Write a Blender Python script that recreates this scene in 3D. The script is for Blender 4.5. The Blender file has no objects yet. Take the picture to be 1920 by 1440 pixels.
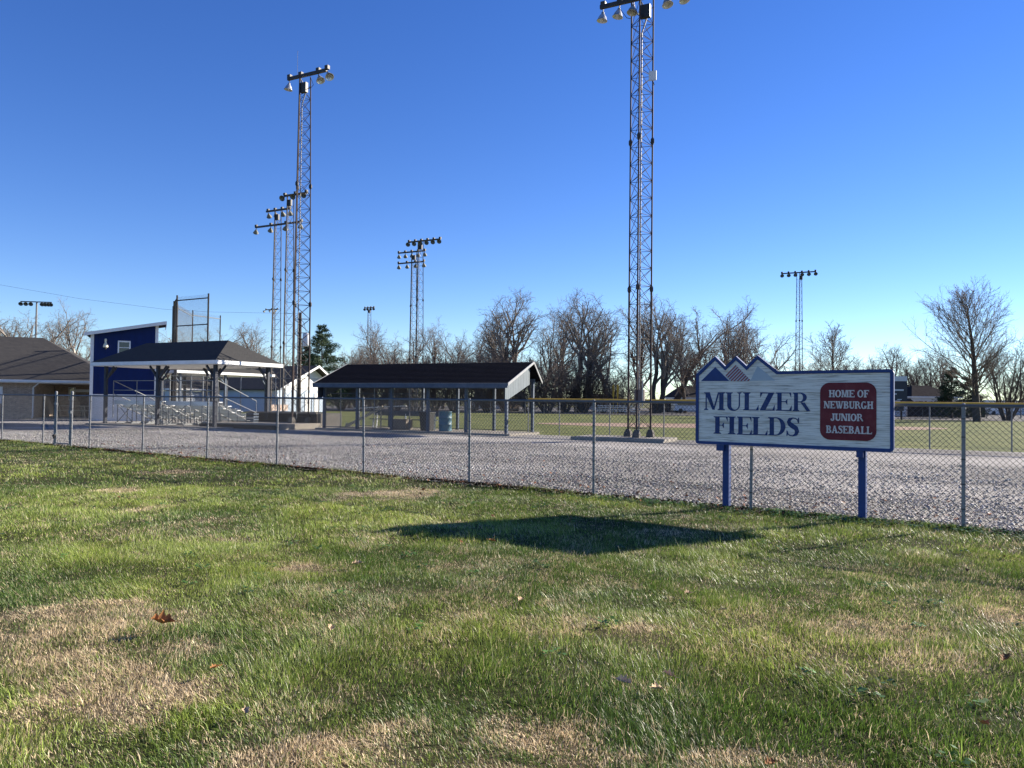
import bpy, bmesh, math, random
import numpy as np
from mathutils import Vector, Matrix
random.seed(7); RNG = np.random.default_rng(11)
sc = bpy.context.scene
COL = sc.collection
R = math.radians

# ------------------------------------------------------------------ camera, sky, sun, exposure
EYE, FPX, PITCH, ROLL = 1.5, 1440.0, R(1.233), R(0.65)
_F = Vector((0, math.cos(PITCH), math.sin(PITCH))); _U0 = Vector((0, -math.sin(PITCH), math.cos(PITCH))); _R0 = Vector((1, 0, 0))
_R = _R0*math.cos(ROLL) + _U0*math.sin(ROLL); _U = _U0*math.cos(ROLL) - _R0*math.sin(ROLL)
cam_d = bpy.data.cameras.new('camera'); cam = bpy.data.objects.new('camera', cam_d); COL.objects.link(cam)
cam_d.sensor_width = 36; cam_d.lens = 27; cam_d.clip_start = .05; cam_d.clip_end = 6000
cam.matrix_world = Matrix(((_R.x, _U.x, -_F.x, 0), (_R.y, _U.y, -_F.y, 0), (_R.z, _U.z, -_F.z, EYE), (0, 0, 0, 1)))
sc.camera = cam

SUN = Vector((2.08, 1.06, 1.0)).normalized()
world = bpy.data.worlds.new('World'); sc.world = world; world.use_nodes = True
wn = world.node_tree.nodes; wl = world.node_tree.links
sky = wn.new('ShaderNodeTexSky'); sky.sky_type = 'NISHITA'; sky.sun_disc = False
sky.sun_elevation = math.asin(SUN.z); sky.sun_rotation = math.atan2(SUN.x, SUN.y)
sky.altitude = 1400; sky.air_density = 1.0; sky.dust_density = 0.0; sky.ozone_density = 3.2
hsv = wn.new('ShaderNodeHueSaturation'); hsv.inputs['Saturation'].default_value = 1.24; hsv.inputs['Hue'].default_value = 0.518
wl.new(sky.outputs[0], hsv.inputs['Color'])
bg = wn['Background']; bg.inputs[1].default_value = 0.073
wl.new(hsv.outputs[0], bg.inputs[0])
sun_d = bpy.data.lights.new('sun', 'SUN'); sun_d.energy = 5.0; sun_d.angle = R(.53); sun_d.color = (1, .91, .78)
sun = bpy.data.objects.new('sun', sun_d); COL.objects.link(sun); sun.rotation_euler = SUN.to_track_quat('Z', 'Y').to_euler()
sc.view_settings.view_transform = 'Standard'; sc.view_settings.look = 'None'
sc.view_settings.exposure = 1.4; sc.view_settings.gamma = 1.0; sc.view_settings.use_curve_mapping = False
sc.render.engine = 'CYCLES'; sc.cycles.max_bounces = 8; sc.cycles.transparent_max_bounces = 16

# ------------------------------------------------------------------ helpers
def ray(px, py): return _F + _R*((px-960)/FPX) + _U*((720-py)/FPX)
def ground(px, py, z=0.0):
    d = ray(px, py); t = (z-EYE)/d.z; return Vector((d.x*t, d.y*t, z))
def at(px, py, Y):
    d = ray(px, py); t = Y/d.y; return Vector((d.x*t, Y, EYE+d.z*t))
def on_line(px, py, a, m):
    d = ray(px, py); t = a/(d.y-m*d.x); return Vector((d.x*t, d.y*t, EYE+d.z*t))

def tag(o, label=None, cat=None, group=None, kind=None):
    if label: o['label'] = label
    if cat: o['category'] = cat
    if group: o['group'] = group
    if kind: o['kind'] = kind
    return o
def empty(name, loc, rz=0, label=None, cat=None, group=None):
    o = bpy.data.objects.new(name, None); COL.objects.link(o); o.location = loc; o.rotation_euler = (0, 0, rz)
    o.empty_display_size = .3
    return tag(o, label, cat, group)
def mesh_obj(name, me, mat=None, parent=None):
    if mat is not None and not me.materials: me.materials.append(mat)
    o = bpy.data.objects.new(name, me); COL.objects.link(o)
    if parent is not None: o.parent = parent
    return o
def copy_tree(o, parent=None):
    c = o.copy(); COL.objects.link(c)
    if parent is not None: c.parent = parent
    for ch in list(o.children): copy_tree(ch, c)
    return c

class MB:
    def __init__(s): s.v = []; s.f = []; s.smooth = False
    def add(s, vs, fs):
        b = len(s.v); s.v += [tuple(v) for v in vs]; s.f += [tuple(i+b for i in f) for f in fs]; return s
    def box(s, x0, x1, y0, y1, z0, z1):
        return s.add([(x0,y0,z0),(x1,y0,z0),(x1,y1,z0),(x0,y1,z0),(x0,y0,z1),(x1,y0,z1),(x1,y1,z1),(x0,y1,z1)],
                     [(0,3,2,1),(4,5,6,7),(0,1,5,4),(1,2,6,5),(2,3,7,6),(3,0,4,7)])
    def tube(s, p, q, r, n=8, r2=None, cap=True):
        p = Vector(p); q = Vector(q); d = (q-p)
        if d.length < 1e-6: return s
        d.normalize(); a = d.orthogonal().normalized(); b = d.cross(a); r2 = r if r2 is None else r2
        vs = []
        for c, rr in ((p, r), (q, r2)):
            for k in range(n):
                t = 2*math.pi*k/n+.3; vs.append(c + a*(rr*math.cos(t)) + b*(rr*math.sin(t)))
        fs = [(k, (k+1) % n, n+(k+1) % n, n+k) for k in range(n)]
        if cap: fs += [tuple(range(n-1, -1, -1)), tuple(range(n, 2*n))]
        return s.add(vs, fs)
    def path(s, pts, r, n=6):
        for a, b in zip(pts[:-1], pts[1:]): s.tube(a, b, r, n)
        return s
    def bar(s, p, q, w, h, up=(0,0,1)):
        p = Vector(p); q = Vector(q); d = (q-p).normalized(); up = Vector(up)
        a = d.cross(up)
        a = a.normalized() if a.length > 1e-4 else d.orthogonal().normalized()
        b = a.cross(d)
        vs = [c + a*(i*w/2) + b*(j*h/2) for c in (p, q) for i, j in ((-1,-1),(1,-1),(1,1),(-1,1))]
        return s.add(vs, [(0,3,2,1)[::-1],(4,5,6,7),(0,1,5,4),(1,2,6,5),(2,3,7,6),(3,0,4,7)])
    def lathe(s, c, prof, n=16, axis=(0,0,1)):
        c = Vector(c); d = Vector(axis).normalized(); a = d.orthogonal().normalized(); b = d.cross(a); vs = []
        for (r, z) in prof:
            for k in range(n):
                t = 2*math.pi*k/n; vs.append(c + d*z + a*(r*math.cos(t)) + b*(r*math.sin(t)))
        fs = [(i*n+k, i*n+(k+1) % n, (i+1)*n+(k+1) % n, (i+1)*n+k) for i in range(len(prof)-1) for k in range(n)]
        return s.add(vs, fs)
    def prism(s, poly, fn0, fn1):
        "polygon extruded between two 2d->3d maps"
        n = len(poly); vs = [fn0(*p) for p in poly] + [fn1(*p) for p in poly]
        fs = [tuple(range(n)), tuple(range(2*n-1, n-1, -1))] + [(k, n+k, n+(k+1) % n, (k+1) % n) for k in range(n)]
        return s.add(vs, fs)
    def mesh(s, name):
        me = bpy.data.meshes.new(name); me.from_pydata(s.v, [], s.f); me.update()
        bm = bmesh.new(); bm.from_mesh(me); bmesh.ops.recalc_face_normals(bm, faces=bm.faces); bm.to_mesh(me); bm.free()
        if s.smooth:
            me.polygons.foreach_set('use_smooth', [True]*len(me.polygons))
        return me
    def build(s, name, mat, parent=None): return mesh_obj(name, s.mesh(name), mat, parent)

def np_mesh(name, V, Fc, k, cols=None):
    "V (n,3), Fc (m,k) arrays -> mesh"
    me = bpy.data.meshes.new(name); n = len(V); m = len(Fc)
    me.vertices.add(n); me.vertices.foreach_set('co', np.ascontiguousarray(V, dtype=np.float32).ravel())
    me.loops.add(m*k); me.loops.foreach_set('vertex_index', np.ascontiguousarray(Fc, dtype=np.int32).ravel())
    me.polygons.add(m); me.polygons.foreach_set('loop_start', np.arange(0, m*k, k, dtype=np.int32))
    try: me.polygons.foreach_set('loop_total', np.full(m, k, dtype=np.int32))
    except Exception: pass
    if cols is not None:
        a = me.color_attributes.new('Col', 'FLOAT_COLOR', 'POINT')
        c4 = np.ones((n, 4), dtype=np.float32); c4[:, :3] = cols; a.data.foreach_set('color', c4.ravel())
    me.update(calc_edges=True); me.validate()
    return me

_h = RNG.random((256, 256)).astype(np.float32)
def vnoise(x, y, s):
    x = x/s + 37.3; y = y/s + 91.7; xi = np.floor(x).astype(int); yi = np.floor(y).astype(int); fx = x-xi; fy = y-yi
    fx = fx*fx*(3-2*fx); fy = fy*fy*(3-2*fy)
    g = lambda i, j: _h[i % 256, j % 256]
    return (g(xi, yi)*(1-fx)+g(xi+1, yi)*fx)*(1-fy) + (g(xi, yi+1)*(1-fx)+g(xi+1, yi+1)*fx)*fy
def fbm(x, y, s, o=3): return sum(vnoise(x+13*k, y-7*k, s/2**k)/2**k for k in range(o)) / sum(1/2**k for k in range(o))

# ------------------------------------------------------------------ materials
def nodes(name):
    m = bpy.data.materials.new(name); m.use_nodes = True
    nt = m.node_tree; return m, nt, nt.nodes, nt.links, nt.nodes['Principled BSDF']
def M(name, c, rough=.6, var=.18, scale=3.0, bump=0.0, bscale=60.0, metal=0.0, spec=.35, stretch=(1,1,1), dirt=None, dirt_amt=.5, dscale=1.3):
    m, nt, N, L, P = nodes(name)
    tc = N.new('ShaderNodeTexCoord'); mp = N.new('ShaderNodeMapping'); mp.inputs['Scale'].default_value = stretch
    L.new(tc.outputs['Object'], mp.inputs[0])
    n1 = N.new('ShaderNodeTexNoise'); n1.inputs['Scale'].default_value = scale; n1.inputs['Detail'].default_value = 6; n1.inputs['Roughness'].default_value = .65
    L.new(mp.outputs[0], n1.inputs['Vector'])
    rp = N.new('ShaderNodeValToRGB'); L.new(n1.outputs[0], rp.inputs[0])
    rp.color_ramp.elements[0].position = .3; rp.color_ramp.elements[1].position = .7
    rp.color_ramp.elements[0].color = (*[max(0, x*(1-var)) for x in c], 1); rp.color_ramp.elements[1].color = (*[min(1, x*(1+var)) for x in c], 1)
    out = rp.outputs[0]
    if dirt:
        n2 = N.new('ShaderNodeTexNoise'); n2.inputs['Scale'].default_value = dscale; n2.inputs['Detail'].default_value = 8; n2.inputs['Roughness'].default_value = .7
        L.new(mp.outputs[0], n2.inputs['Vector'])
        r2 = N.new('ShaderNodeValToRGB'); r2.color_ramp.elements[0].position = .5; r2.color_ramp.elements[1].position = .68
        r2.color_ramp.elements[1].color = (dirt_amt,)*3 + (1,); L.new(n2.outputs[0], r2.inputs[0])
        mx = N.new('ShaderNodeMixRGB'); L.new(r2.outputs[0], mx.inputs[0]); L.new(out, mx.inputs[1]); mx.inputs[2].default_value = (*dirt, 1); out = mx.outputs[0]
    L.new(out, P.inputs['Base Color'])
    P.inputs['Roughness'].default_value = rough; P.inputs['Metallic'].default_value = metal; P.inputs['Specular IOR Level'].default_value = spec
    if bump:
        nb = N.new('ShaderNodeTexNoise'); nb.inputs['Scale'].default_value = bscale; nb.inputs['Detail'].default_value = 4
        L.new(mp.outputs[0], nb.inputs['Vector'])
        b = N.new('ShaderNodeBump'); b.inputs['Strength'].default_value = bump; b.inputs['Distance'].default_value = .02
        L.new(nb.outputs[0], b.inputs['Height']); L.new(b.outputs[0], P.inputs['Normal'])
    return m
def vcol_mat(name, rough=.7, trans=0.0, spec=.2, fine=0):
    m, nt, N, L, P = nodes(name)
    a = N.new('ShaderNodeVertexColor'); a.layer_name = 'Col'; out = a.outputs[0]
    if fine:
        tc = N.new('ShaderNodeTexCoord'); nz = N.new('ShaderNodeTexNoise'); nz.inputs['Scale'].default_value = fine; nz.inputs['Detail'].default_value = 5
        L.new(tc.outputs['Object'], nz.inputs['Vector'])
        rp = N.new('ShaderNodeValToRGB'); rp.color_ramp.elements[0].color = (.45,.45,.45,1); rp.color_ramp.elements[1].color = (1.4,1.4,1.4,1); L.new(nz.outputs[0], rp.inputs[0])
        mx = N.new('ShaderNodeMixRGB'); mx.blend_type = 'MULTIPLY'; mx.inputs[0].default_value = 1; L.new(out, mx.inputs[1]); L.new(rp.outputs[0], mx.inputs[2]); out = mx.outputs[0]
    L.new(out, P.inputs['Base Color']); P.inputs['Roughness'].default_value = rough; P.inputs['Specular IOR Level'].default_value = spec
    if trans:
        t = N.new('ShaderNodeBsdfTranslucent'); L.new(out, t.inputs[0]); mx2 = N.new('ShaderNodeMixShader'); mx2.inputs[0].default_value = trans
        L.new(P.outputs[0], mx2.inputs[1]); L.new(t.outputs[0], mx2.inputs[2]); L.new(mx2.outputs[0], N['Material Output'].inputs[0])
    return m
def ground_mat(name, cols, scale, rough=.95, bump=.6, bscale=40, big=.12):
    m, nt, N, L, P = nodes(name)
    tc = N.new('ShaderNodeTexCoord')
    n1 = N.new('ShaderNodeTexNoise'); n1.inputs['Scale'].default_value = scale; n1.inputs['Detail'].default_value = 10; n1.inputs['Roughness'].default_value = .75
    n2 = N.new('ShaderNodeTexNoise'); n2.inputs['Scale'].default_value = big; n2.inputs['Detail'].default_value = 4
    L.new(tc.outputs['Object'], n1.inputs[0]); L.new(tc.outputs['Object'], n2.inputs[0])
    ad = N.new('ShaderNodeMath'); ad.operation = 'MULTIPLY_ADD'; ad.inputs[1].default_value = .6; L.new(n1.outputs[0], ad.inputs[0])
    mu = N.new('ShaderNodeMath'); mu.operation = 'MULTIPLY'; mu.inputs[1].default_value = .4; L.new(n2.outputs[0], mu.inputs[0]); L.new(mu.outputs[0], ad.inputs[2])
    rp = N.new('ShaderNodeValToRGB'); e = rp.color_ramp.elements
    e[0].position = .36; e[1].position = .64; e[0].color = (*cols[0], 1); e[1].color = (*cols[-1], 1)
    if len(cols) > 2: x = e.new(.5); x.color = (*cols[1], 1)
    L.new(ad.outputs[0], rp.inputs[0]); L.new(rp.outputs[0], P.inputs['Base Color'])
    P.inputs['Roughness'].default_value = rough; P.inputs['Specular IOR Level'].default_value = .15
    nb = N.new('ShaderNodeTexNoise'); nb.inputs['Scale'].default_value = bscale; nb.inputs['Detail'].default_value = 6; L.new(tc.outputs['Object'], nb.inputs[0])
    b = N.new('ShaderNodeBump'); b.inputs['Strength'].default_value = bump; b.inputs['Distance'].default_value = .05
    L.new(nb.outputs[0], b.inputs['Height']); L.new(b.outputs[0], P.inputs['Normal'])
    return m
def brick_mat(name, c1, c2, mortar, bw=.2, rh=.067):
    m, nt, N, L, P = nodes(name)
    tc = N.new('ShaderNodeTexCoord'); sp = N.new('ShaderNodeSeparateXYZ'); cb = N.new('ShaderNodeCombineXYZ'); L.new(tc.outputs['Object'], sp.inputs[0])
    ad = N.new('ShaderNodeMath'); L.new(sp.outputs[0], ad.inputs[0]); L.new(sp.outputs[1], ad.inputs[1]); L.new(ad.outputs[0], cb.inputs[0]); L.new(sp.outputs[2], cb.inputs[1])
    b = N.new('ShaderNodeTexBrick'); b.inputs['Scale'].default_value = 1; b.inputs['Brick Width'].default_value = bw; b.inputs['Row Height'].default_value = rh; b.inputs['Mortar Size'].default_value = .008
    b.inputs['Color1'].default_value = (*c1, 1); b.inputs['Color2'].default_value = (*c2, 1); b.inputs['Mortar'].default_value = (*mortar, 1)
    L.new(cb.outputs[0], b.inputs['Vector'])
    nz = N.new('ShaderNodeTexNoise'); nz.inputs['Scale'].default_value = 5; nz.inputs['Detail'].default_value = 6; L.new(cb.outputs[0], nz.inputs[0])
    mx = N.new('ShaderNodeMixRGB'); mx.blend_type = 'MULTIPLY'; mx.inputs[0].default_value = .7; L.new(b.outputs[0], mx.inputs[1]); L.new(nz.outputs[0], mx.inputs[2])
    hs = N.new('ShaderNodeBrightContrast'); hs.inputs[1].default_value = .04; L.new(mx.outputs[0], hs.inputs[0])
    L.new(hs.outputs[0], P.inputs['Base Color']); P.inputs['Roughness'].default_value = .95; P.inputs['Specular IOR Level'].default_value = .06
    bu = N.new('ShaderNodeBump'); bu.inputs['Strength'].default_value = .6; bu.inputs['Distance'].default_value = .01; bu.invert = True; L.new(b.outputs['Fac'], bu.inputs['Height']); L.new(bu.outputs[0], P.inputs['Normal'])
    return m
def wood_sign_mat(name):
    m, nt, N, L, P = nodes(name)
    tc = N.new('ShaderNodeTexCoord'); oi = N.new('ShaderNodeObjectInfo')
    mp = N.new('ShaderNodeMapping'); mp.inputs['Scale'].default_value = (2.4, 2.4, 62); L.new(tc.outputs['Object'], mp.inputs[0])
    def nz(sc_, det, mpn=mp):
        n = N.new('ShaderNodeTexNoise'); n.noise_dimensions = '4D'; n.inputs['Scale'].default_value = sc_; n.inputs['Detail'].default_value = det; n.inputs['Roughness'].default_value = .65; n.inputs['Distortion'].default_value = .3
        L.new(mpn.outputs[0], n.inputs['Vector']); w = N.new('ShaderNodeMath'); w.operation = 'MULTIPLY'; w.inputs[1].default_value = 20; L.new(oi.outputs['Random'], w.inputs[0]); L.new(w.outputs[0], n.inputs['W']); return n
    a = nz(1.4, 9)
    r1 = N.new('ShaderNodeValToRGB'); e = r1.color_ramp.elements; e[0].position = .34; e[1].position = .56; e[0].color = (.15,.135,.105,1); e[1].color = (.72,.705,.66,1)
    x = e.new(.45); x.color = (.58,.565,.52,1); L.new(a.outputs[0], r1.inputs[0])
    mp2 = N.new('ShaderNodeMapping'); mp2.inputs['Scale'].default_value = (.9, .9, 7); L.new(tc.outputs['Object'], mp2.inputs[0])
    b = nz(1.3, 5, mp2); r2 = N.new('ShaderNodeValToRGB'); r2.color_ramp.elements[0].position = .55; r2.color_ramp.elements[1].position = .72; r2.color_ramp.elements[1].color = (.75,.75,.75,1); L.new(b.outputs[0], r2.inputs[0])
    mx = N.new('ShaderNodeMixRGB'); L.new(r2.outputs[0], mx.inputs[0]); L.new(r1.outputs[0], mx.inputs[1]); mx.inputs[2].default_value = (.22,.185,.12,1)
    L.new(mx.outputs[0], P.inputs['Base Color']); P.inputs['Roughness'].default_value = .8
    bu = N.new('ShaderNodeBump'); bu.inputs['Strength'].default_value = .5; bu.inputs['Distance'].default_value = .004; L.new(a.outputs[0], bu.inputs['Height']); L.new(bu.outputs[0], P.inputs['Normal'])
    return m
def glass_mat(name, c=(.02,.025,.03)):
    m, nt, N, L, P = nodes(name); P.inputs['Base Color'].default_value = (*c, 1); P.inputs['Roughness'].default_value = .06; P.inputs['Specular IOR Level'].default_value = .8
    return m

mat = dict(
    galv=M('galvanised_pipe', (.20,.21,.22), .55, .15, 6, metal=.15, dirt=(.13,.125,.12), dirt_amt=.5),
    rail=M('galvanised_rail', (.10,.11,.125), .55, .15, 6, metal=.15),
    wire=M('fence_wire', (.075,.075,.078), .6, .2, 3, metal=.1),
    steel=M('rusty_tower_steel', (.040,.026,.024), .75, .4, 4, dirt=(.085,.04,.028), dirt_amt=.6, dscale=2),
    farsteel=M('weathered_tower_steel', (.09,.08,.075), .7, .3, 2),
    farlamp=M('far_lamp_grey', (.13,.135,.12), .6, .25, 3),
    blacksteel=M('dark_steel', (.028,.026,.026), .55, .3, 5),
    alu=M('lamp_aluminium', (.62,.63,.62), .35, .12, 5, metal=.75, dirt=(.35,.33,.28), dirt_amt=.6),
    plank=M('bleacher_aluminium', (.60,.61,.61), .45, .15, 3, metal=.3, dirt=(.4,.38,.34), dirt_amt=.5, stretch=(.6,4,4)),
    signblue=M('sign_blue_paint', (.009,.037,.155), .55, .15, 6, dirt=(.02,.055,.17), dirt_amt=.5, dscale=5),
    signred=M('sign_red_paint', (.125,.009,.018), .6, .2, 7, dirt=(.16,.05,.05), dirt_amt=.4, dscale=7),
    signgrey=M('sign_grey_paint', (.36,.42,.47), .6, .06, 6),
    signletter=M('sign_letter_navy', (.009,.030,.125), .6, .25, 9, dirt=(.10,.13,.20), dirt_amt=.45, dscale=12),
    signwhite=M('sign_white_letter', (.55,.52,.51), .7, .2, 14),
    blue=M('shed_blue_siding', (.005,.018,.095), .6, .12, 2, spec=.2, dirt=(.006,.014,.07), dirt_amt=.4),
    white=M('white_trim_paint', (.72,.72,.71), .6, .06, 3, dirt=(.5,.48,.44), dirt_amt=.35),
    greywall=M('pale_grey_wall', (.56,.58,.62), .7, .08, 2),
    bluewall=M('pale_blue_wall', (.40,.48,.58), .7, .1, 2),
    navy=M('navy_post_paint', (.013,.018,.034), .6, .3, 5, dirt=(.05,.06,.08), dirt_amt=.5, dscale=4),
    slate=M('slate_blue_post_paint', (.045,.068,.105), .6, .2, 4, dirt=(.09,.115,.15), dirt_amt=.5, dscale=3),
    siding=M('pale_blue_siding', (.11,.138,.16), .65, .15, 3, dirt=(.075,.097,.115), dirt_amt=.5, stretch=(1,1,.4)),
    concrete=M('concrete', (.27,.245,.21), .9, .2, 2, .4, 40, dirt=(.16,.145,.125), dirt_amt=.6),
    footing=M('dark_footing_concrete', (.10,.09,.08), .9, .25, 3, .4, 40),
    rake=M('rake_board_grey', (.26,.27,.28), .65, .15, 4),
    stripe=M('sign_stripe_red', (.24,.018,.03), .6, .12, 6),
    drum=M('blue_drum_paint', (.045,.125,.175), .55, .2, 4, dirt=(.08,.15,.19), dirt_amt=.5, dscale=5),
    dark=M('dark_plastic', (.02,.02,.022), .5, .2, 3),
    lumber=M('pale_lumber', (.52,.45,.34), .8, .25, 3, stretch=(1,1,6)),
    yellow=M('yellow_fence_cap', (.55,.33,.04), .55, .15, 3, dirt=(.40,.23,.035), dirt_amt=.5),
    bark=M('grey_brown_bark', (.085,.068,.055), .95, .3, 1.5, .5, 8),
    bark2=M('dark_bark', (.068,.057,.048), .95, .3, 1.5, .5, 8),
    twig=M('brown_twigs', (.15,.118,.095), .95, .25, .6),
    twig2=M('grey_twigs', (.195,.168,.145), .95, .25, .6),
    thicket=M('thicket_twigs', (.165,.130,.105), .95, .3, .6),
    syc=M('sycamore_bark', (.50,.45,.38), .9, .45, 1.2),
    needle=M('conifer_needles', (.028,.05,.022), .85, .45, 1.0),
    needle2=M('pale_conifer_needles', (.05,.08,.035), .85, .45, 1.0),
    leaf=M('dead_leaf', (.30,.13,.04), .8, .4, 30),
    paleleaf=M('pale_dead_leaf', (.50,.36,.22), .85, .35, 30),
    darkwood=M('dark_fence_wood', (.035,.028,.024), .9, .3, 3),
    pole=M('pole_wood', (.07,.055,.045), .9, .3, 3),
    board=M('scoreboard_face', (.03,.035,.05), .5, .1, 3),
    glass=glass_mat('window_glass'),
    vanwhite=M('van_white', (.75,.75,.76), .3, .03, 3),
    lampwhite=M('barn_light_enamel', (.72,.66,.50), .4, .08, 4),
    grass_blade=vcol_mat('grass_blades', .42, .32, .36),
    stone=vcol_mat('limestone_chips', .9, 0, .2, fine=45),
    litter=vcol_mat('leaf_litter', .9, 0, .1),
    soil=vcol_mat('lawn_soil', 1.0, 0, .05, fine=30),
    wood=wood_sign_mat('weathered_white_wood'),
    brick=brick_mat('tan_brick', (.56,.40,.28), (.38,.26,.18), (.60,.55,.48)),
    shingle=brick_mat('charcoal_shingles', (.014,.0128,.0118), (.008,.0073,.007), (.008,.008,.008), .33, .16),
    shingle2=brick_mat('brown_grey_shingles', (.050,.043,.037), (.030,.026,.023), (.02,.018,.016), .33, .12),
    navyshingle=M('navy_black_shingles', (.007,.007,.011), .95, .4, 5, .5, 60, spec=.06, stretch=(1,1,3)),
    turf=ground_mat('field_turf', ((.062,.085,.022),(.125,.14,.04),(.22,.215,.08)), 3.0, bscale=25, big=.25),
    farturf=ground_mat('far_grass', ((.07,.075,.03),(.12,.12,.045),(.17,.155,.07)), .5, bscale=10),
    dirt=ground_mat('infield_dirt', ((.26,.17,.12),(.33,.23,.17),(.38,.28,.21)), .8, bscale=15),
    gravel=ground_mat('gravel_bed', ((.10,.093,.084),(.275,.257,.234),(.52,.49,.45)), 15, bump=1.0, bscale=22, big=.22),
    fargravel=ground_mat('far_gravel', ((.10,.094,.088),(.13,.123,.115),(.16,.15,.14)), 3, bscale=20),
)

# ------------------------------------------------------------------ ground sheets
FA, FM = 13.214, -0.714                     # front fence line  Y = FA + FM*X
GA, GM = 35.0, -0.582                       # field fence line
def sheet(name, pts, z, m):
    me = bpy.data.meshes.new(name); me.from_pydata([(x, y, z) for x, y in pts], [], [tuple(range(len(pts)))]); me.update()
    o = mesh_obj(name, me, m); o['kind'] = 'structure'; return o
sheet('ground', [(-2500,-400),(2500,-400),(2500,4000),(-2500,4000)], -.06, mat['farturf'])
sheet('ball_field', [(-.5,35.6),(40,12),(75,40),(66,70),(30,84),(0,93),(-35,93),(-16,44)], -.035, mat['turf'])
th = [2*math.pi*k/40 for k in range(40)]
sheet('infield_dirt', [(15.5+13.5*math.cos(t)*(1+.08*math.sin(3*t)), 51+5.2*math.sin(t)*(1+.1*math.cos(2*t))) for t in th], -.025, mat['dirt'])
sheet('far_parking_lot', [(-40,96),(2,95),(32,86),(68,72),(120,60),(260,120),(120,190),(-40,190)], -.04, mat['fargravel'])
LL = lambda x: FA + FM*x
sheet('gravel_lot', [(-60, LL(-60)),(24, LL(24)),(60,-10),(60,GA+GM*60+.1),(24, GA+GM*24),(.6, GA+GM*.6),(-.2,36.2),(-11,41.8),(-13,50),(-24,60),(-60,70)], -.012, mat['gravel'])

# lawn bed: undulating grid, kept in front of the fence line
DEAD = []   # dead patches: (x, y, rx, ry, rot, strength)
def dead(px, py, w, h, s=1.0):
    c = ground(px, py); a = ground(px+w, py); b = ground(px, py-h); DEAD.append((c.x, c.y, (a-c).length, (b-c).length, 0, s))
for q in ((150,1165,190,34,.95),(60,1190,110,30,.9),(260,1285,150,48,1.0),(120,1240,130,34,.85),(330,1215,110,26,.6),(60,1330,90,30,.55),
          (600,1410,170,44,1.0),(740,1375,90,24,.8),(1040,1385,150,42,1.0),(1130,1420,150,30,.95),(1380,1425,130,26,.95),(950,1440,120,18,.8),(1500,1450,120,18,.7),
          (720,925,80,10,1.0),(790,918,40,7,.8),(565,1063,60,13,.8),(220,917,60,5,.9),(335,884,60,5,1.0),(270,952,50,6,.6),(400,970,60,8,.5),(420,1010,80,8,.35),
          (880,1155,90,12,.4),(1060,1170,110,18,.5),(1200,1175,80,14,.45),(1650,1180,130,22,.4),(1730,1240,110,20,.4),(1400,1150,70,14,.35),(1880,1150,60,12,.5),(840,1060,50,8,.4),(1280,1000,90,8,.5)):
    dead(*q)
def dead_map(x, y):
    n = fbm(x, y, .42, 4)-.5; n2 = fbm(x+50, y, 1.6, 3)-.5; d = np.zeros_like(x)
    for (cx, cy, rx, ry, _, s) in DEAD:
        q = np.sqrt(((x-cx)/rx)**2 + ((y-cy)/ry)**2) + n*2.6
        d = np.maximum(d, s*np.clip((1.28-q)/.8, 0, 1))
    return np.clip(d + np.clip(n2*1.0 + n*.9 + (fbm(x-20, y+60, .16, 2)-.5)*.9 - .06, -.35, .30), 0, 1)
def lawn_z(x, y): return (fbm(x, y, 3.0, 3)-.5)*.05 + (fbm(x, y, .4, 2)-.5)*.018 - .015
gx = np.arange(-36, 20.01, .22); gy = np.arange(-1, 42.01, .22)
GX, GY = np.meshgrid(gx, gy); lim = FA + FM*GX + (fbm(GX, GY, .5, 3)-.5)*.22 - .06
GYc = np.minimum(GY, lim)
ok = (GY - .23 <= lim)
Z = lawn_z(GX, GYc); nx = len(gx)
idx = np.arange(GX.size).reshape(GX.shape)
qok = ok[:-1, :-1] & ok[:-1, 1:] & ok[1:, :-1] & ok[1:, 1:]
F4 = np.stack([idx[:-1, :-1][qok], idx[:-1, 1:][qok], idx[1:, 1:][qok], idx[1:, :-1][qok]], 1)
dm = dead_map(GX.ravel(), GYc.ravel())[:, None]
cs = np.array([[.040,.042,.018]])*(1-dm) + np.array([[.13,.098,.06]])*dm
lawn = mesh_obj('lawn', np_mesh('lawn', np.stack([GX.ravel(), GYc.ravel(), Z.ravel()], 1), F4, 4, cs), mat['soil']); lawn['kind'] = 'structure'

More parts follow.
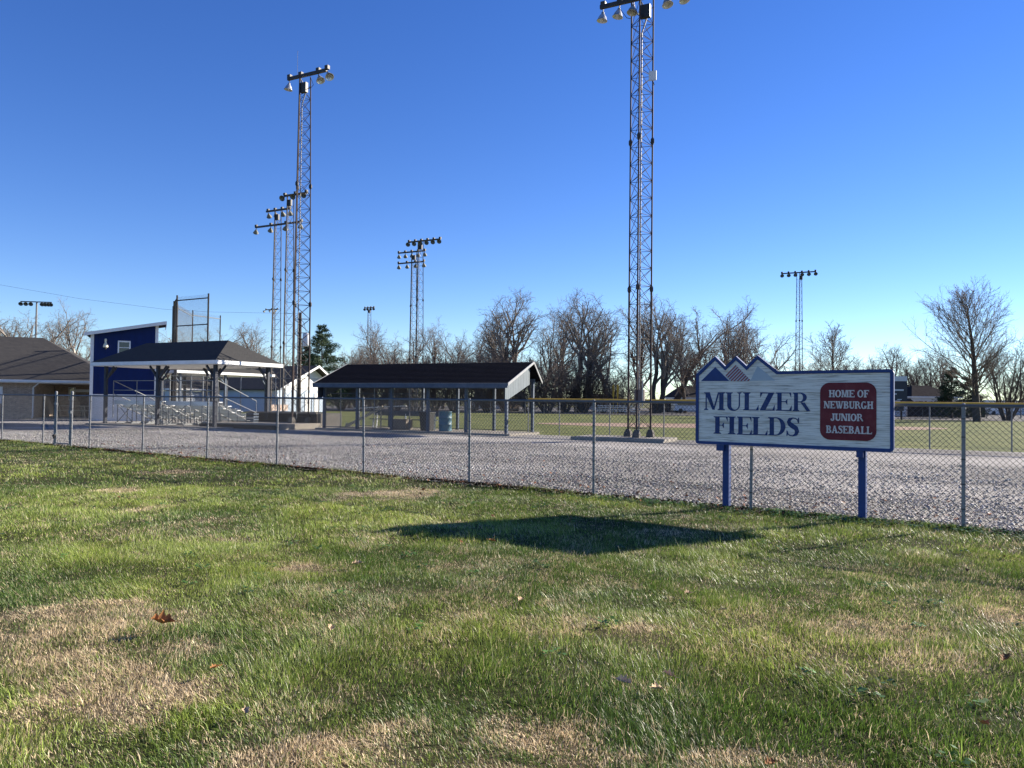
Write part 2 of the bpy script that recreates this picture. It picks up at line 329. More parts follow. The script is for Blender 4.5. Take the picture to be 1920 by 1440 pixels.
# grass blades
def grass(n, ymin, ymax, seg, hs, ws, edge=False):
    y = RNG.uniform(ymin, ymax, n); hw = .70*y + 1.4
    x = RNG.uniform(-1, 1, n)*hw.max()
    if edge:
        x = RNG.uniform(-20, 8, n); e_ = RNG.normal(-.06, .08, n)*(.4+1.6*fbm(x, x*0+5, .9, 3)); y = FA + FM*x + .81*e_; x = x + .58*e_; k = (RNG.random(n) < np.clip(3*fbm(x, y, .7, 3)-1.0, .08, 1)) & (np.abs(x) < .7*y+1.4) & (y > 2)
    else: k = (np.abs(x) < hw) & (y < FA + FM*x - .05)
    x = x[k]; y = y[k]
    cl = fbm(x, y, .35, 3); cl2 = fbm(x+9, y+4, 1.4, 2); dmv = dead_map(x, y)
    keep = RNG.random(len(x)) < np.clip(.8 + .9*(cl-.4) + .5*dmv, .55, 1); x, y, cl, cl2, dmv = [q[keep] for q in (x, y, cl, cl2, dmv)]
    n = len(x); isd = RNG.random(n) < np.clip(.12 + dmv*1.0, 0, .94)
    h = hs*(.5 + 1.25*np.clip(cl-.2, 0, 1)*(.6+.8*cl2))*RNG.uniform(.55, 1.35, n)*np.where(isd, .85, 1.0)*(1-.30*dmv)
    w = ws*RNG.uniform(.6, 1.3, n)
    th = RNG.uniform(0, 2*np.pi, n); ln = RNG.uniform(.15, 1.0, n)*h*np.where(isd, 1.3, .9)
    wd = fbm(x+77, y+31, 1.1, 2)*6.28*2
    lx = np.cos(th)*ln*.75 + np.cos(wd)*.35*h - .22*h; ly = np.sin(th)*ln*.75 + np.sin(wd)*.35*h
    bt = RNG.uniform(0, 2*np.pi, n); bx = np.cos(bt)*w/2; by = np.sin(bt)*w/2
    z0 = lawn_z(x, y) - .004
    hz = np.sqrt(np.maximum(h**2 - .55*(lx**2+ly**2), (.35*h)**2))
    r = RNG.random(n)[:, None]; t = np.clip((cl2-.5)*2.2+.5 + RNG.normal(0, .22, n), 0, 1)[:, None]
    g = np.array([[.066,.118,.020]])*(1-t) + np.array([[.225,.278,.056]])*t
    lf = np.clip(np.exp(RNG.normal(0, .42, n)), .35, 2.3)[:, None]*(.74+.52*fbm(x+3, y+8, .13, 2))[:, None]
    g = g*lf*1.12
    d = np.array([[.60,.485,.315]])*np.clip(lf*1.05, .4, 1.6) + np.array([[.06,.03,0]])*RNG.random(n)[:, None]
    c = np.where(isd[:, None], d, g)
    if seg == 1:
        V = np.stack([np.stack([x-bx, y-by, z0], 1), np.stack([x+bx, y+by, z0], 1), np.stack([x+lx, y+ly, z0+hz], 1)], 1).reshape(-1, 3)
        Fc = np.arange(3*n).reshape(n, 3); C3 = np.repeat(c, 3, 0)
    else:
        mx, my, mz = x+lx*.38, y+ly*.38, z0+hz*.62
        V = np.stack([np.stack([x-bx, y-by, z0], 1), np.stack([x+bx, y+by, z0], 1), np.stack([mx+bx*.8, my+by*.8, mz], 1), np.stack([mx-bx*.8, my-by*.8, mz], 1), np.stack([x+lx, y+ly, z0+hz], 1)], 1).reshape(-1, 3)
        b = np.arange(n)[:, None]*5
        Fc = np.concatenate([b+np.array([[0,1,2]]), b+np.array([[0,2,3]]), b+np.array([[3,2,4]])], 0); C3 = np.repeat(c, 5, 0)
    return V, Fc, C3
parts = [grass(210000, 2.2, 3.9, 3, .042, .0030), grass(640000, 3.9, 8.0, 1, .044, .0042), grass(420000, 8.0, 13.0, 1, .048, .0066), grass(260000, 13.0, 24.0, 1, .052, .011), grass(50000, 24, 40, 1, .06, .018), grass(16000, 2.2, 5.0, 3, .095, .0030), grass(14000, 5.0, 10.0, 1, .10, .0045), grass(30000, 5, 24, 1, .10, .0065, True)]
off = 0; VV = []; FF = []; CC = []
for V, Fc, C3 in parts: VV.append(V); FF.append(Fc+off); CC.append(C3); off += len(V)
go = mesh_obj('grass', np_mesh('grass', np.concatenate(VV), np.concatenate(FF), 3, np.concatenate(CC)), mat['grass_blade'])
tag(go, 'green and straw coloured winter grass of the front lawn', 'grass', kind='stuff')

# limestone chips behind the fence
def stones(n, s0, s1, off0, off1, x0=-22, x1=16):
    x = RNG.uniform(x0, x1, n); o = off0 + (off1-off0)*RNG.random(n)**1.25; dn = math.hypot(1, FM)
    nx_, ny_ = -FM/dn, 1/dn
    X = x + nx_*o; Y = FA + FM*x + ny_*o
    k = (Y > 1) & (np.abs(X) < .72*Y+1.5); X = X[k]; Y = Y[k]; n = len(X)
    s = RNG.uniform(s0, s1, n)*RNG.uniform(.6, 1.25, n)
    base = np.array([(1,0,0),(-1,0,0),(0,1,0),(0,-1,0),(0,0,1),(0,0,-1)], float)
    B = base[None]*RNG.uniform(.6, 1.15, (n, 6, 1)) + RNG.normal(0, .2, (n, 6, 3))
    B[:, :, 2] *= RNG.uniform(.35, .8, (n, 1))
    a, b = RNG.uniform(0, 6.28, n), RNG.normal(0, .45, n)
    ca, sa, cb, sb = np.cos(a)[:, None], np.sin(a)[:, None], np.cos(b)[:, None], np.sin(b)[:, None]
    x1_, z1_ = B[:, :, 0]*cb - B[:, :, 2]*sb, B[:, :, 0]*sb + B[:, :, 2]*cb
    x2, y2 = x1_*ca - B[:, :, 1]*sa, x1_*sa + B[:, :, 1]*ca
    V = np.stack([x2*s[:, None]+X[:, None], y2*s[:, None]+Y[:, None], z1_*s[:, None] + (s*.28)[:, None] - .006], 2).reshape(-1, 3)
    f = np.array([(0,2,4),(2,1,4),(1,3,4),(3,0,4),(2,0,5),(1,2,5),(3,1,5),(0,3,5)])
    Fc = (np.arange(n)[:, None, None]*6 + f[None]).reshape(-1, 3)
    g = (np.clip(RNG.normal(.36, .09, n), .16, .66)*(.60+.75*fbm(X, Y, 3.2, 3)))[:, None]*np.array([[1.0,.96,.905]]) + RNG.normal(0, .012, (n, 3))
    return V, Fc, np.repeat(g, 6, 0)
parts = [stones(52000, .014, .027, -.02, 3.0), stones(28000, .016, .029, 2.2, 7.5), stones(12000, .018, .032, 6.5, 12)]
off = 0; VV = []; FF = []; CC = []
for V, Fc, C3 in parts: VV.append(V); FF.append(Fc+off); CC.append(C3); off += len(V)
so = mesh_obj('gravel_stones', np_mesh('gravel_stones', np.concatenate(VV), np.concatenate(FF), 3, np.concatenate(CC)), mat['stone'])
tag(so, 'loose pale limestone chips covering the lot behind the fence', 'gravel', kind='stuff')

# dark leaf litter under the fence
n = 15000; x = RNG.uniform(-24, 12, n); o = RNG.normal(-.02, .075, n); X = x + .58*o; Y = FA + FM*x + .81*o
k = (Y > 1) & (np.abs(X) < .72*Y+1.5) & (RNG.random(n) < np.clip(fbm(x, x*0, .8, 3)*1.7-.25, .1, 1)); X = X[k]; Y = Y[k]; n = len(X)
m2 = 900; x2 = RNG.uniform(-14, 12, m2); o2 = RNG.exponential(1.3, m2)*np.where(RNG.random(m2) < .9, 1, -1)
X = np.concatenate([X, x2+.58*o2]); Y = np.concatenate([Y, FA+FM*x2+.81*o2]); kk = (Y > 3) & (np.abs(X) < .72*Y+1); nfar = 0; X = X[kk]; Y = Y[kk]; n = len(X)
s = RNG.uniform(.015, .042, n); ang = RNG.uniform(0, 6.28, n)
P4 = []
for (a, b, r) in ((1,.1,1),(0,.6,1),(-1,0,1),(0,-.55,1)):
    P4.append(np.stack([X + s*(a*np.cos(ang)-b*np.sin(ang)), Y + s*(a*np.sin(ang)+b*np.cos(ang)), RNG.uniform(.006, .05, n)], 1))
V = np.stack(P4, 1).reshape(-1, 3); dk = np.where((RNG.random(n) < .12) | (np.abs(Y-FA-FM*X) > .35), 1.0, 0)[:, None]
c = np.array([[.022,.017,.013]])*RNG.uniform(.5, 1.8, (n, 1))*(1-dk) + np.array([[.20,.085,.045]])*RNG.uniform(.6, 1.3, (n, 1))*dk
lo = mesh_obj('leaf_litter', np_mesh('leaf_litter', V, np.arange(4*n).reshape(n, 4), 4, np.repeat(c, 4, 0)), mat['litter'])
tag(lo, 'dark damp leaf litter along the foot of the front fence', 'leaf litter', kind='stuff')

# low broad-leaved weeds along the fence foot and dotted over the lawn
nc = 520; cx = np.concatenate([RNG.uniform(1.5, 7.5, 300), RNG.uniform(-12, 9, nc-300)]); co = np.concatenate([-np.abs(RNG.normal(.12, .16, 300)), -RNG.uniform(.1, 8, nc-300)])
CX = cx+.58*co; CY = FA+FM*cx+.81*co; kk = (CY > 2.6) & (np.abs(CX) < .72*CY+1); CX = CX[kk]; CY = CY[kk]
V = []; Fw = []; Cw = []
for x0, y0 in zip(CX, CY):
    z0 = float(lawn_z(np.array([x0]), np.array([y0]))[0]); cg = np.array([.075,.15,.03])*RNG.uniform(.6, 1.5)
    for k in range(int(RNG.integers(10, 22))):
        a = RNG.uniform(0, 6.28); r = RNG.uniform(.01, .085); l = RNG.uniform(.010, .022); px_, py_, pz_ = x0+r*np.cos(a), y0+r*np.sin(a), z0+RNG.uniform(.02, .06)
        t2 = RNG.uniform(0, 6.28); u = np.array([np.cos(t2), np.sin(t2), RNG.uniform(-.3,.5)])*l; w = np.array([-np.sin(t2), np.cos(t2), RNG.uniform(-.4,.4)])*l*.8; p = np.array([px_,py_,pz_]); b0 = len(V)
        V += [p-u, p+w, p+u, p-w]; Fw.append((b0,b0+1,b0+2,b0+3)); Cw += [cg*RNG.uniform(.8,1.25)]*4
wo = mesh_obj('weeds', np_mesh('weeds', np.array(V), np.array(Fw), 4, np.array(Cw)), mat['grass_blade'])
tag(wo, 'low clover-like weeds dotted through the lawn and below the sign', 'weeds', kind='stuff')

# ------------------------------------------------------------------ chain link
def link_panel(w, h, z0=.04, cell=.0665, r=.0026):
    "woven wire panel from x=0..w, z=z0..z0+h in the xz plane, as two families of straight wires"
    b = MB(); zz = z0+h
    n = int((w+h)/cell)
    for fam, yo in ((1, -.0022), (-1, .0022)):
        for k in range(n+1):
            c = k*cell + .01
            if fam == 1:
                xa, za, xb, zb = c-h, z0, c, zz
                if xa < 0: za = z0 - xa; xa = 0
                if xb > w: zb = zz-(xb-w); xb = w
            else:
                xa, za, xb, zb = c-h, zz, c, z0
                if xa < 0: za = zz + xa; xa = 0
                if xb > w: zb = z0+(xb-w); xb = w
            if xb-xa < .01: continue
            b.tube((xa, yo, za), (xb, yo, zb), r, 3, cap=False)
    return b
FANG = math.atan2(FM, 1); FD = Vector((1, FM, 0)).normalized(); FN = Vector((-FM, 1, 0)).normalized()
fence = empty('chain_link_fence', (0, FA, 0), FANG, 'long waist-high galvanised chain link fence between the front lawn and the gravel lot', 'fence')
sx = lambda X: X*math.hypot(1, FM)           # world X -> along-fence coordinate
HF = 1.5
posts = [-21.4,-18.95,-16.62,-14.25,-13.62,-12.80,-11.92,-9.63,-7.28,-5.14,-2.93,-.74,1.32,3.37,5.47,7.55,9.65]
post_d = {}
for X in posts:
    g = X in (-13.62, -12.80); r = .034 if g else .0225; h = HF+.09 if g else HF-.01
    key = g
    if key not in post_d:
        b = MB(); b.tube((0,0,-.1), (0,0,h), r, 10); b.smooth = False; post_d[key] = b.mesh('post')
        c = MB().lathe((0,0,h), [(r*1.15,-.03),(r*1.15,.012),(r*.7,.035),(.001,.042)], 10); post_d[(key, 'c')] = c.mesh('post_cap')
        t = MB()
        for zt in (.25,.55,.85,1.12,1.34): t.lathe((0,0,zt), [(r+.0035,-.008),(r+.0035,.008)], 10)
        post_d[(key, 't')] = t.mesh('tie_wire')
    p = mesh_obj('post', post_d[key], mat['galv'], fence); p.location = (sx(X), 0, 0); p.rotation_euler = (random.uniform(-.012,.012), random.uniform(-.012,.012), 0)
    mesh_obj('post_cap', post_d[(key, 'c')], mat['galv'], p); mesh_obj('tie_wire', post_d[(key, 't')], mat['wire'], p)['kind'] = 'stuff'
for a, c in zip(posts[:-1], posts[1:]):
    if a == -13.62: continue
    x0, x1 = sx(a), sx(c)
    MB().tube((x0, 0, HF), (x1, 0, HF), .019, 10).build('top_rail', mat['rail'], fence)
    pn = link_panel(x1-x0-.03, HF-.07, .05).build('mesh_panel', mat['wire'], fence); pn.location = (x0+.015, -.026, 0)
    MB().tube((x0, -.026, .07), (x1, -.026, .075), .0022, 4).build('tension_wire', mat['wire'], fence)
gw = sx(-12.80)-sx(-13.62)-.16
gate = empty('walk_gate', Vector((0, FA, 0)) + FD*(sx(-13.62)+.08), FANG, 'narrow chain link walk gate closed between two taller fence posts at left', 'gate')
for xx in (0, gw): MB().tube((xx,0,.06), (xx,0,HF+.02), .021, 10).build('gate_upright', mat['galv'], gate)
for zz in (.08, HF): MB().tube((.02,0,zz), (gw-.02,0,zz), .019, 10).build('gate_rail', mat['galv'], gate)
link_panel(gw-.04, HF-.1, .09).build('mesh_panel', mat['wire'], gate).location = (.02,-.02,0)
for zz in (.35, 1.25): MB().box(-.1,.03,-.03,.03,zz-.03,zz+.03).build('hinge', mat['galv'], gate)
MB().box(gw-.03,gw+.1,-.035,.035,.98,1.06).tube((gw+.03,-.04,.9),(gw+.03,-.04,1.18),.008).build('latch', mat['galv'], gate)
ch = MB().tube((.02,-.04,.33),(-.09,-.05,.30),.03,8).tube((.0,-.05,.30),(-.02,-.06,.22),.02,8); ch.build('padlock_chain', mat['blacksteel'], gate)

# ------------------------------------------------------------------ the sign
SA = FA - .13
SO = on_line(1305.4, 832, SA, FM); SO = Vector((SO.x, SO.y, 0))
def sgn(px, py):
    p = on_line(px, py, SA, FM); return ((p-SO).dot(FD), p.z)
sign = empty('park_sign', SO, FANG, 'weathered white wooden sign with blue border and red panel on two blue posts', 'sign')
BW = sgn(1676.6, 770)[0]
outl = [(.04,.905),(BW-.045,.905),(BW-.013,.918),(BW,.95),(BW,1.905),(BW-.013,1.937),(BW-.045,1.95)] + [(sgn(*q)[0], z) for q, z in
        (((1459,696),1.942),((1421,666),2.168),((1401,686.6),2.02),((1381,668.4),2.162),((1361,686.6),2.02),((1342,667.7),2.168))] + [(0,1.905),(0,.945),(.013,.917)]
def inset(poly, d):
    n = len(poly); out = []
    for i in range(n):
        p0, p1, p2 = Vector(poly[i-1]), Vector(poly[i]), Vector(poly[(i+1) % n])
        e1 = (p1-p0).normalized(); e2 = (p2-p1).normalized(); n1 = Vector((-e1.y, e1.x)); n2 = Vector((-e2.y, e2.x))
        m_ = (n1+n2); m_.normalize(); k = d/max(.35, m_.dot(n1)); out.append((p1.x+m_.x*k, p1.y+m_.y*k))
    return out
inn = inset(outl, .043)
b = MB(); n = len(outl)                       # border: front ring proud of the planks, outer and inner edges
vs = [(x,-.030,z) for x,z in outl] + [(x,-.030,z) for x,z in inn] + [(x,.030,z) for x,z in outl] + [(x,-.004,z) for x,z in inn]
fs = []
for i in range(n):
    j = (i+1) % n; fs += [(i,j,n+j,n+i), (i,2*n+i,2*n+j,j), (n+i,n+j,3*n+j,3*n+i)]
b.add(vs, fs); b.build('border', mat['signblue'], sign)
core = MB().prism(inset(outl,.004), lambda x,z: (x,-.006,z), lambda x,z: (x,.028,z)).build('sign_face', mat['lumber'], sign)
face = core
zs = [.908,1.058,1.205,1.352,1.500,1.648,1.796,1.9435]
for z0, z1 in zip(zs[:-1], zs[1:]):
    d = random.uniform(-.0012,.0012); x0, x1 = .006, BW-.006
    q = MB().prism([(x0,z0+.0012),(x1,z0+.0012),(x1,z1-.0012),(x0,z1-.0012)], lambda x,z: (x,-.0165+d,z), lambda x,z: (x,-.0075,z)); q.build('plank', mat['wood'], face)
up = [(x, z) for x, z in inset(outl,.008) if z > 1.93]
up = [(x,z) for x,z in up if x < sgn(1462,696)[0]]
xe = sgn(1459,696)[0]
upper = [(.010,1.9455),(xe+.01,1.9455)] + [(x,z) for x,z in up if z > 1.95]
MB().prism(upper, lambda x,z: (x,-.0165,z), lambda x,z: (x,-.0075,z)).build('plank', mat['wood'], face)
# posts with a small bracket block
for px in (1359, 1615):
    x = sgn(px, 900)[0]
    p = MB().box(x-.045,x+.045,.032,.122,-.2,1.55).build('post', mat['signblue'], sign)
for (x0,x1) in ((sgn(1344,840)[0], sgn(1354,840)[0]+.03), (sgn(1606,850)[0], sgn(1619,850)[0])):
    MB().box(x0,x1,-.02,.031,.82,.903).build('bracket', mat['signblue'], sign)
# emblem
def flat(pts, y, m, name, parent): 
    return MB().add([(x,y,z) for x,z in pts], [tuple(range(len(pts)))]).build(name, m, parent)
def zpx(px, py): return sgn(px, py)
ex = lambda zx, zy: sgn(1290+zx/10.105, 655+zy/10.105)
flat([ex(255,603), ex(795,603), ex(525,335)], -.0195, mat['signblue'], 'blue_mountain_emblem', face)
flat([ex(1190,598), ex(1660,592), ex(1325,315)], -.0195, mat['signgrey'], 'grey_mountain_emblem', face)
tri = [Vector(ex(720,495)), Vector(ex(912,298)), Vector(ex(1195,585)), Vector(ex(1195,603)), Vector(ex(800,603))]
flat([tuple(v) for v in tri], -.0192, mat['signgrey'], 'striped_mountain_emblem', face)
sm = MB(); A0, A1 = Vector(ex(912,298)), Vector(ex(1200,590)); B0 = Vector(ex(720,495)); dv = B0-A0
ns = 9; zb_ = ex(900,603)[1]; be = Vector(ex(800,603))
for i in range(ns):
    t0, t1 = (i+.0)/ns, (i+.5)/ns; q = []
    for t in (t0, t1):
        s_ = A0.lerp(A1, t); k = min(1.0, (zb_-s_.y)/dv.y)
        # left limit: the flank of the blue mountain
        e = s_ + dv*k
        q.append((s_, e))
    sm.add([(p.x,-.0198,p.y) for p in (q[0][0], q[0][1], q[1][1], q[1][0])], [(0,1,2,3)])
sm.build('red_stripes', mat['stripe'], face)['kind'] = 'stuff'
# red panel, rounded
rp = lambda zx, zy: sgn(1530+zx/10.29, 710+zy/10.29)
(xa, za), (xb, zb) = rp(85, 1170), rp(1172, 72); rr = .125; pl = []
for cx, cz, a0 in ((xb-rr,zb-rr,0),(xa+rr,zb-rr,90),(xa+rr,za+rr,180),(xb-rr,za+rr,270)):
    pl += [(cx+rr*math.cos(R(a0+k*9)), cz+rr*math.sin(R(a0+k*9))) for k in range(11)]
MB().prism(pl, lambda x,z: (x,-.0225,z), lambda x,z: (x,-.0170,z)).build('red_panel', mat['signred'], face)

# serif lettering, drawn stroke by stroke
def glyph(ch, T, t, s, e):
    P = []
    def rect(x0,y0,x1,y1): P.append([(x0,y0),(x1,y0),(x1,y1),(x0,y1)])
    def stem(x, th, y0=0, y1=1): rect(x,y0,x+th,y1)
    def foot(x, th, top=False, el=None, er=None):
        el = e if el is None else el; er = e if er is None else er; k = .045
        q = [(x-el,0),(x+th+er,0),(x+th+er,s),(x+th,s+k),(x,s+k),(x-el,s)]
        P.append([(a,1-b_) for a,b_ in q][::-1] if top else q)
    def para(xb, xt, th, y0=0, y1=1): P.append([(xb,y0),(xb+th,y0),(xt+th,y1),(xt,y1)])
    def stroke(pts, ws):
        n_ = len(pts); Lp = []; Rp = []
        for i in range(n_):
            a = Vector(pts[max(0,i-1)]); c = Vector(pts[min(n_-1,i+1)]); d = (c-a).normalized(); nn = Vector((-d.y,d.x))*ws[i]/2; p = Vector(pts[i])
            Lp.append(tuple(p+nn)); Rp.append(tuple(p-nn))
        for i in range(n_-1): P.append([Rp[i],Rp[i+1],Lp[i+1],Lp[i]])
    def arc(cx, cy, rx, ry, a0, a1, hx, hy, n_=16):
        "band with thickness hx at the sides, hy at top and bottom"
        pts = []
        for i in range(n_+1):
            a = R(a0+(a1-a0)*i/n_); c_, s_ = math.cos(a), math.sin(a)
            pts.append(((cx+rx*c_, cy+ry*s_), (cx+(rx-hx)*c_, cy+(ry-hy)*s_)))
        for i in range(n_): P.append([pts[i][0],pts[i+1][0],pts[i+1][1],pts[i][1]])
    def beak(x, y0, y1, w): P.append([(x,y0),(x,y1),(x-w,y0)] if y1 > y0 else [(x,y0),(x-w,y0),(x,y1)])
    if ch == 'H': w = .92; stem(e,T); stem(w-e-T,T); rect(e+T,.46,w-e-T,.46+t); [foot(x,T,tp) for x in (e,w-e-T) for tp in (0,1)]
    elif ch == 'M':
        w = 1.12; stem(e+.02,t); stem(w-e-T,T); P.append([(e-.02,1),(e+T+.02,1),(.52+T*.35,.02),(.52-T*.25,.02)]); P.append([(.50,.02),(.50+t,.02),(w-e-T+t*.3,1),(w-e-T-t,1)])
        foot(e+.02,t); foot(w-e-T,T); foot(w-e-T,T,True,0); foot(e+.02,t,True,e,0)
    elif ch == 'U':
        w = .86; stem(e,T,.3,1); stem(w-e-t,t,.3,1); foot(e,T,True); foot(w-e-t,t,True); cx = w/2; 
        pts = []; n_ = 14
        for i in range(n_+1):
            a = R(180+180*i/n_); ro = (w-2*e)/2; xo = cx+ro*math.cos(a); yo = .3+.32*math.sin(a); f = i/n_; xl = e+T; xr = w-e-t; ci = (xl+xr)/2; ri = (xr-xl)/2
            pts.append(((xo,yo),(ci+ri*math.cos(a), .3+(.32-t*1.15)*math.sin(a))))
        for i in range(n_): P.append([pts[i][0],pts[i+1][0],pts[i+1][1],pts[i][1]])
    elif ch == 'L': w = .80; stem(e,T); foot(e,T,True); foot(e,T,False,e,0); rect(e+T,0,w,t*.8); beak(w,t*.8,.32,.13)
    elif ch == 'Z': w = .82; para(0,w-T*1.35-.02,T*1.35); rect(.03,1-t*.8,w-.1,1); rect(.1,0,w,t*.8); P.append([(.03,1-t*.8),(.03,.70),(.16,1-t*.8)]); beak(w,t*.8,.34,.13)
    elif ch in 'EF':
        w = .82 if ch == 'E' else .76; stem(e,T); foot(e,T,True,e,0); foot(e,T,False,e,e if ch == 'F' else 0); rect(e+T,1-t*.8,w-.03,1); P.append([(w-.03,1-t*.8),(w-.13,1-t*.8),(w-.03,.70)])
        rect(e+T,.47,w-.22,.47+t*.8); P.append([(w-.22,.47+t*.8),(w-.32,.47+t*.8),(w-.22,.66)]); P.append([(w-.22,.47),(w-.22,.31),(w-.32,.47)])
        if ch == 'E': rect(e+T,0,w,t*.8); beak(w,t*.8,.32,.13)
    elif ch == 'I': w = T+2*e; stem(e,T); foot(e,T); foot(e,T,True)
    elif ch in 'RB':
        w = .92 if ch == 'R' else .84; stem(e,T); foot(e,T,True,e,0); foot(e,T,False,e,e if ch == 'R' else 0)
        bx = e+T+.12; rx = w-.12-bx
        rect(e+T,1-t*.8,bx,1); rect(e+T,.47,bx,.47+t*.8); arc(bx,.735,rx,.265,-90,90,T*.95,t*.8)
        if ch == 'R': P.append([(bx+.02,.47),(bx+.02+T*1.05,.47),(w+.06,s),(w+.06,0),(w-.12,0)]); P.append([(w-.12,0),(w+.08,0),(w+.08,s),(w-.02,s)])
        else: rect(e+T,0,bx,t*.8); arc(bx,.26,w-.04-bx,.26,-90,90,T,t*.8)
    elif ch == 'D': w = .92; stem(e,T); foot(e,T,True,e,0); foot(e,T,False,e,0); bx = e+T+.1; rect(e+T,1-t*.8,bx,1); rect(e+T,0,bx,t*.8); arc(bx,.5,w-bx,.5,-90,90,T*1.05,t*.8)
    elif ch == 'O': w = .92; arc(w/2,.5,w/2,.515,0,360,T*1.02,t*.85,32)
    elif ch == 'S':
        w = .70; pts = [(.62,.74),(.60,.86),(.50,.945),(.36,.965),(.20,.90),(.145,.76),(.21,.64),(.36,.535),(.52,.43),(.575,.28),(.52,.12),(.36,.035),(.20,.055),(.10,.15),(.07,.28)]
        ws = [t*.5,t*.7,t*.8,t*.85,T*.72,T*.92,T*1.02,T*1.1,T*1.05,T*.95,T*.72,t*.85,t*.8,t*.7,t*.5]; stroke(pts,ws)
        P.append([(.64,.70),(.68,.70),(.68,.99),(.64,.99),(.58,.84)]); P.append([(.03,.02),(.07,.02),(.12,.16),(.07,.31),(.03,.31)])
    elif ch == 'N': w = .98; stem(e+.03,t); stem(w-e-t-.03,t); P.append([(e-.02,1),(e+T+.02,1),(w-e-.03,0),(w-e-T-.06,0)]); foot(e+.03,t); foot(w-e-t-.03,t,True); foot(e+.03,t,True,e,0)
    elif ch == 'W': w = 1.22; para(.26,.04,T*.95); para(.30+T*.4,.60,t); para(.70,.50,T*.95); para(.74+T*.4,1.10,t); [foot(x,q,True) for x,q in ((.05,T*.9),(.50,T*.9),(1.10,t))]
    elif ch == 'G':
        w = .90; arc(.46,.5,.44,.515,50,330,T*1.05,t*.9,26); stem(w-T-.02,T,.05,.42); foot2 = [(w-T-.12,.42),(w+.07,.42),(w+.07,.42-s),(w-T-.12,.42-s)]; P.append(foot2[::-1]); P.append([(.70,.88),(.80,.66),(.80,1.0),(.76,1.0)])
    elif ch == 'A': w = .98; para(.10,.44-t/2,t); P.append([(w-.12-T,0),(w-.12,0),(.50+t*.3,1),(.50-T*.55,1)]); rect(.24,.30,.66,.30+t*.8); foot(.10,t); foot(w-.12-T,T)
    elif ch == 'J':
        w = .66; stem(w-e-T,T,.22,1); foot(w-e-T,T,True); stroke([(w-e-T/2,.24),(w-e-T*.6,.12),(.34,.035),(.20,.05),(.12,.16)],[T,T*.85,t*1.1,t*1.2,t*1.5]); arc(.14,.18,.12,.12,0,360,.115,.115,12)
    return w, P
def letter(ch, x0, x1, zb0, zt, T, t, s, e, y, m, parent):
    w, P = glyph(ch, T, t, s, e); b = MB(); xs = [q[0] for p in P for q in p]; lo_, hi_ = min(xs), max(xs)
    for i, p in enumerate(P):
        b.add([(x0+(x-lo_)/(hi_-lo_)*(x1-x0), y-.00022*i, zb0+(zt-zb0)*z) for x,z in p], [tuple(range(len(p)))])
    return b.build('letter', m, parent)
q5 = lambda zx, zy: sgn(1310+zx/8.727, 720+zy/8.727)
for ch, a, c, yt, yb in (('M',95,440,135,424),('U',450,708,136,434),('L',733,988,137,430),('Z',1003,1252,138,434),('E',1268,1530,138,437),('R',1543,1835,139,443)):
    letter(ch, q5(a,300)[0], q5(c,300)[0], q5(a,yb)[1], q5(a,yt)[1], .225, .07, .04, .08, -.0186, mat['signletter'], face)
for ch, a, c, yt, yb in (('F',252,482,526,810),('I',486,612,529,818),('E',632,880,531,826),('L',878,1135,537,832),('D',1143,1428,541,838),('S',1445,1652,543,856)):
    letter(ch, q5(a,650)[0], q5(c,650)[0], q5(a,yb)[1], q5(a,yt)[1], .235, .07, .04, .08, -.0186, mat['signletter'], face)
for txt, a, c, yt, yb in (('HOME OF',258,1030,220,360),('NEWBURGH',160,1112,436,578),('JUNIOR',290,918,675,815),('BASEBALL',205,1088,912,1058)):
    Wd = []; 
    for ch in txt: Wd.append(.34 if ch == ' ' else glyph(ch,.25,.15,.115,.07)[0])
    gap = .035; tot = sum(Wd)+gap*(len(txt)-1); x0 = rp(a,300)[0]; x1 = rp(c,300)[0]; k = (x1-x0)/tot; zb0 = rp((a+c)/2,yb)[1]; zt = rp((a+c)/2,yt)[1]; x = x0
    for ch, w in zip(txt, Wd):
        if ch != ' ': letter(ch, x, x+w*k, zb0, zt, .25, .15, .115, .07, -.0235, mat['signwhite'], face)
        x += (w+gap)*k

# ------------------------------------------------------------------ light towers
DANG = R(-27.0)
_bar = MB().tube((0,0,0),(0,0,1),1,5,cap=False).mesh('brace'); _bar.materials.append(mat['steel'])
def strut(p, q, r, parent, name='brace'):
    p = Vector(p); q = Vector(q); o = bpy.data.objects.new(name, _bar); COL.objects.link(o); o.parent = parent
    o.location = p; o.rotation_mode = 'QUATERNION'; o.rotation_quaternion = (q-p).to_track_quat('Z','Y'); o.scale = (r, r, (q-p).length); return o
def lamp(parent, pos, tilt, azim, size=1.0, ballast=True, m='alu'):
    "bell reflector hung from a bracket below the arm; tilt 0 = straight down"
    d = Vector((math.sin(tilt)*math.cos(azim), math.sin(tilt)*math.sin(azim), -math.cos(tilt))); s = size; p = Vector(pos)
    top = p + d*.16*s
    b = MB().lathe(top, [(.045*s,0),(.075*s,.02*s),(.085*s,.10*s),(.12*s,.14*s),(.20*s,.28*s),(.265*s,.46*s),(.285*s,.47*s),(.26*s,.455*s),(.17*s,.27*s),(.05*s,.13*s)], 18, d); b.smooth = True
    o = b.build('lamp', mat[m], parent)
    MB().tube(p, top+d*.03*s, .028*s, 6).build('bracket', mat['blacksteel'], o)
    if ballast: MB().box(p.x-.13*s,p.x+.13*s,p.y-.11*s,p.y+.11*s,p.z+.10,p.z+.10+.24*s).build('ballast_box', mat['blacksteel'], o)
    return o
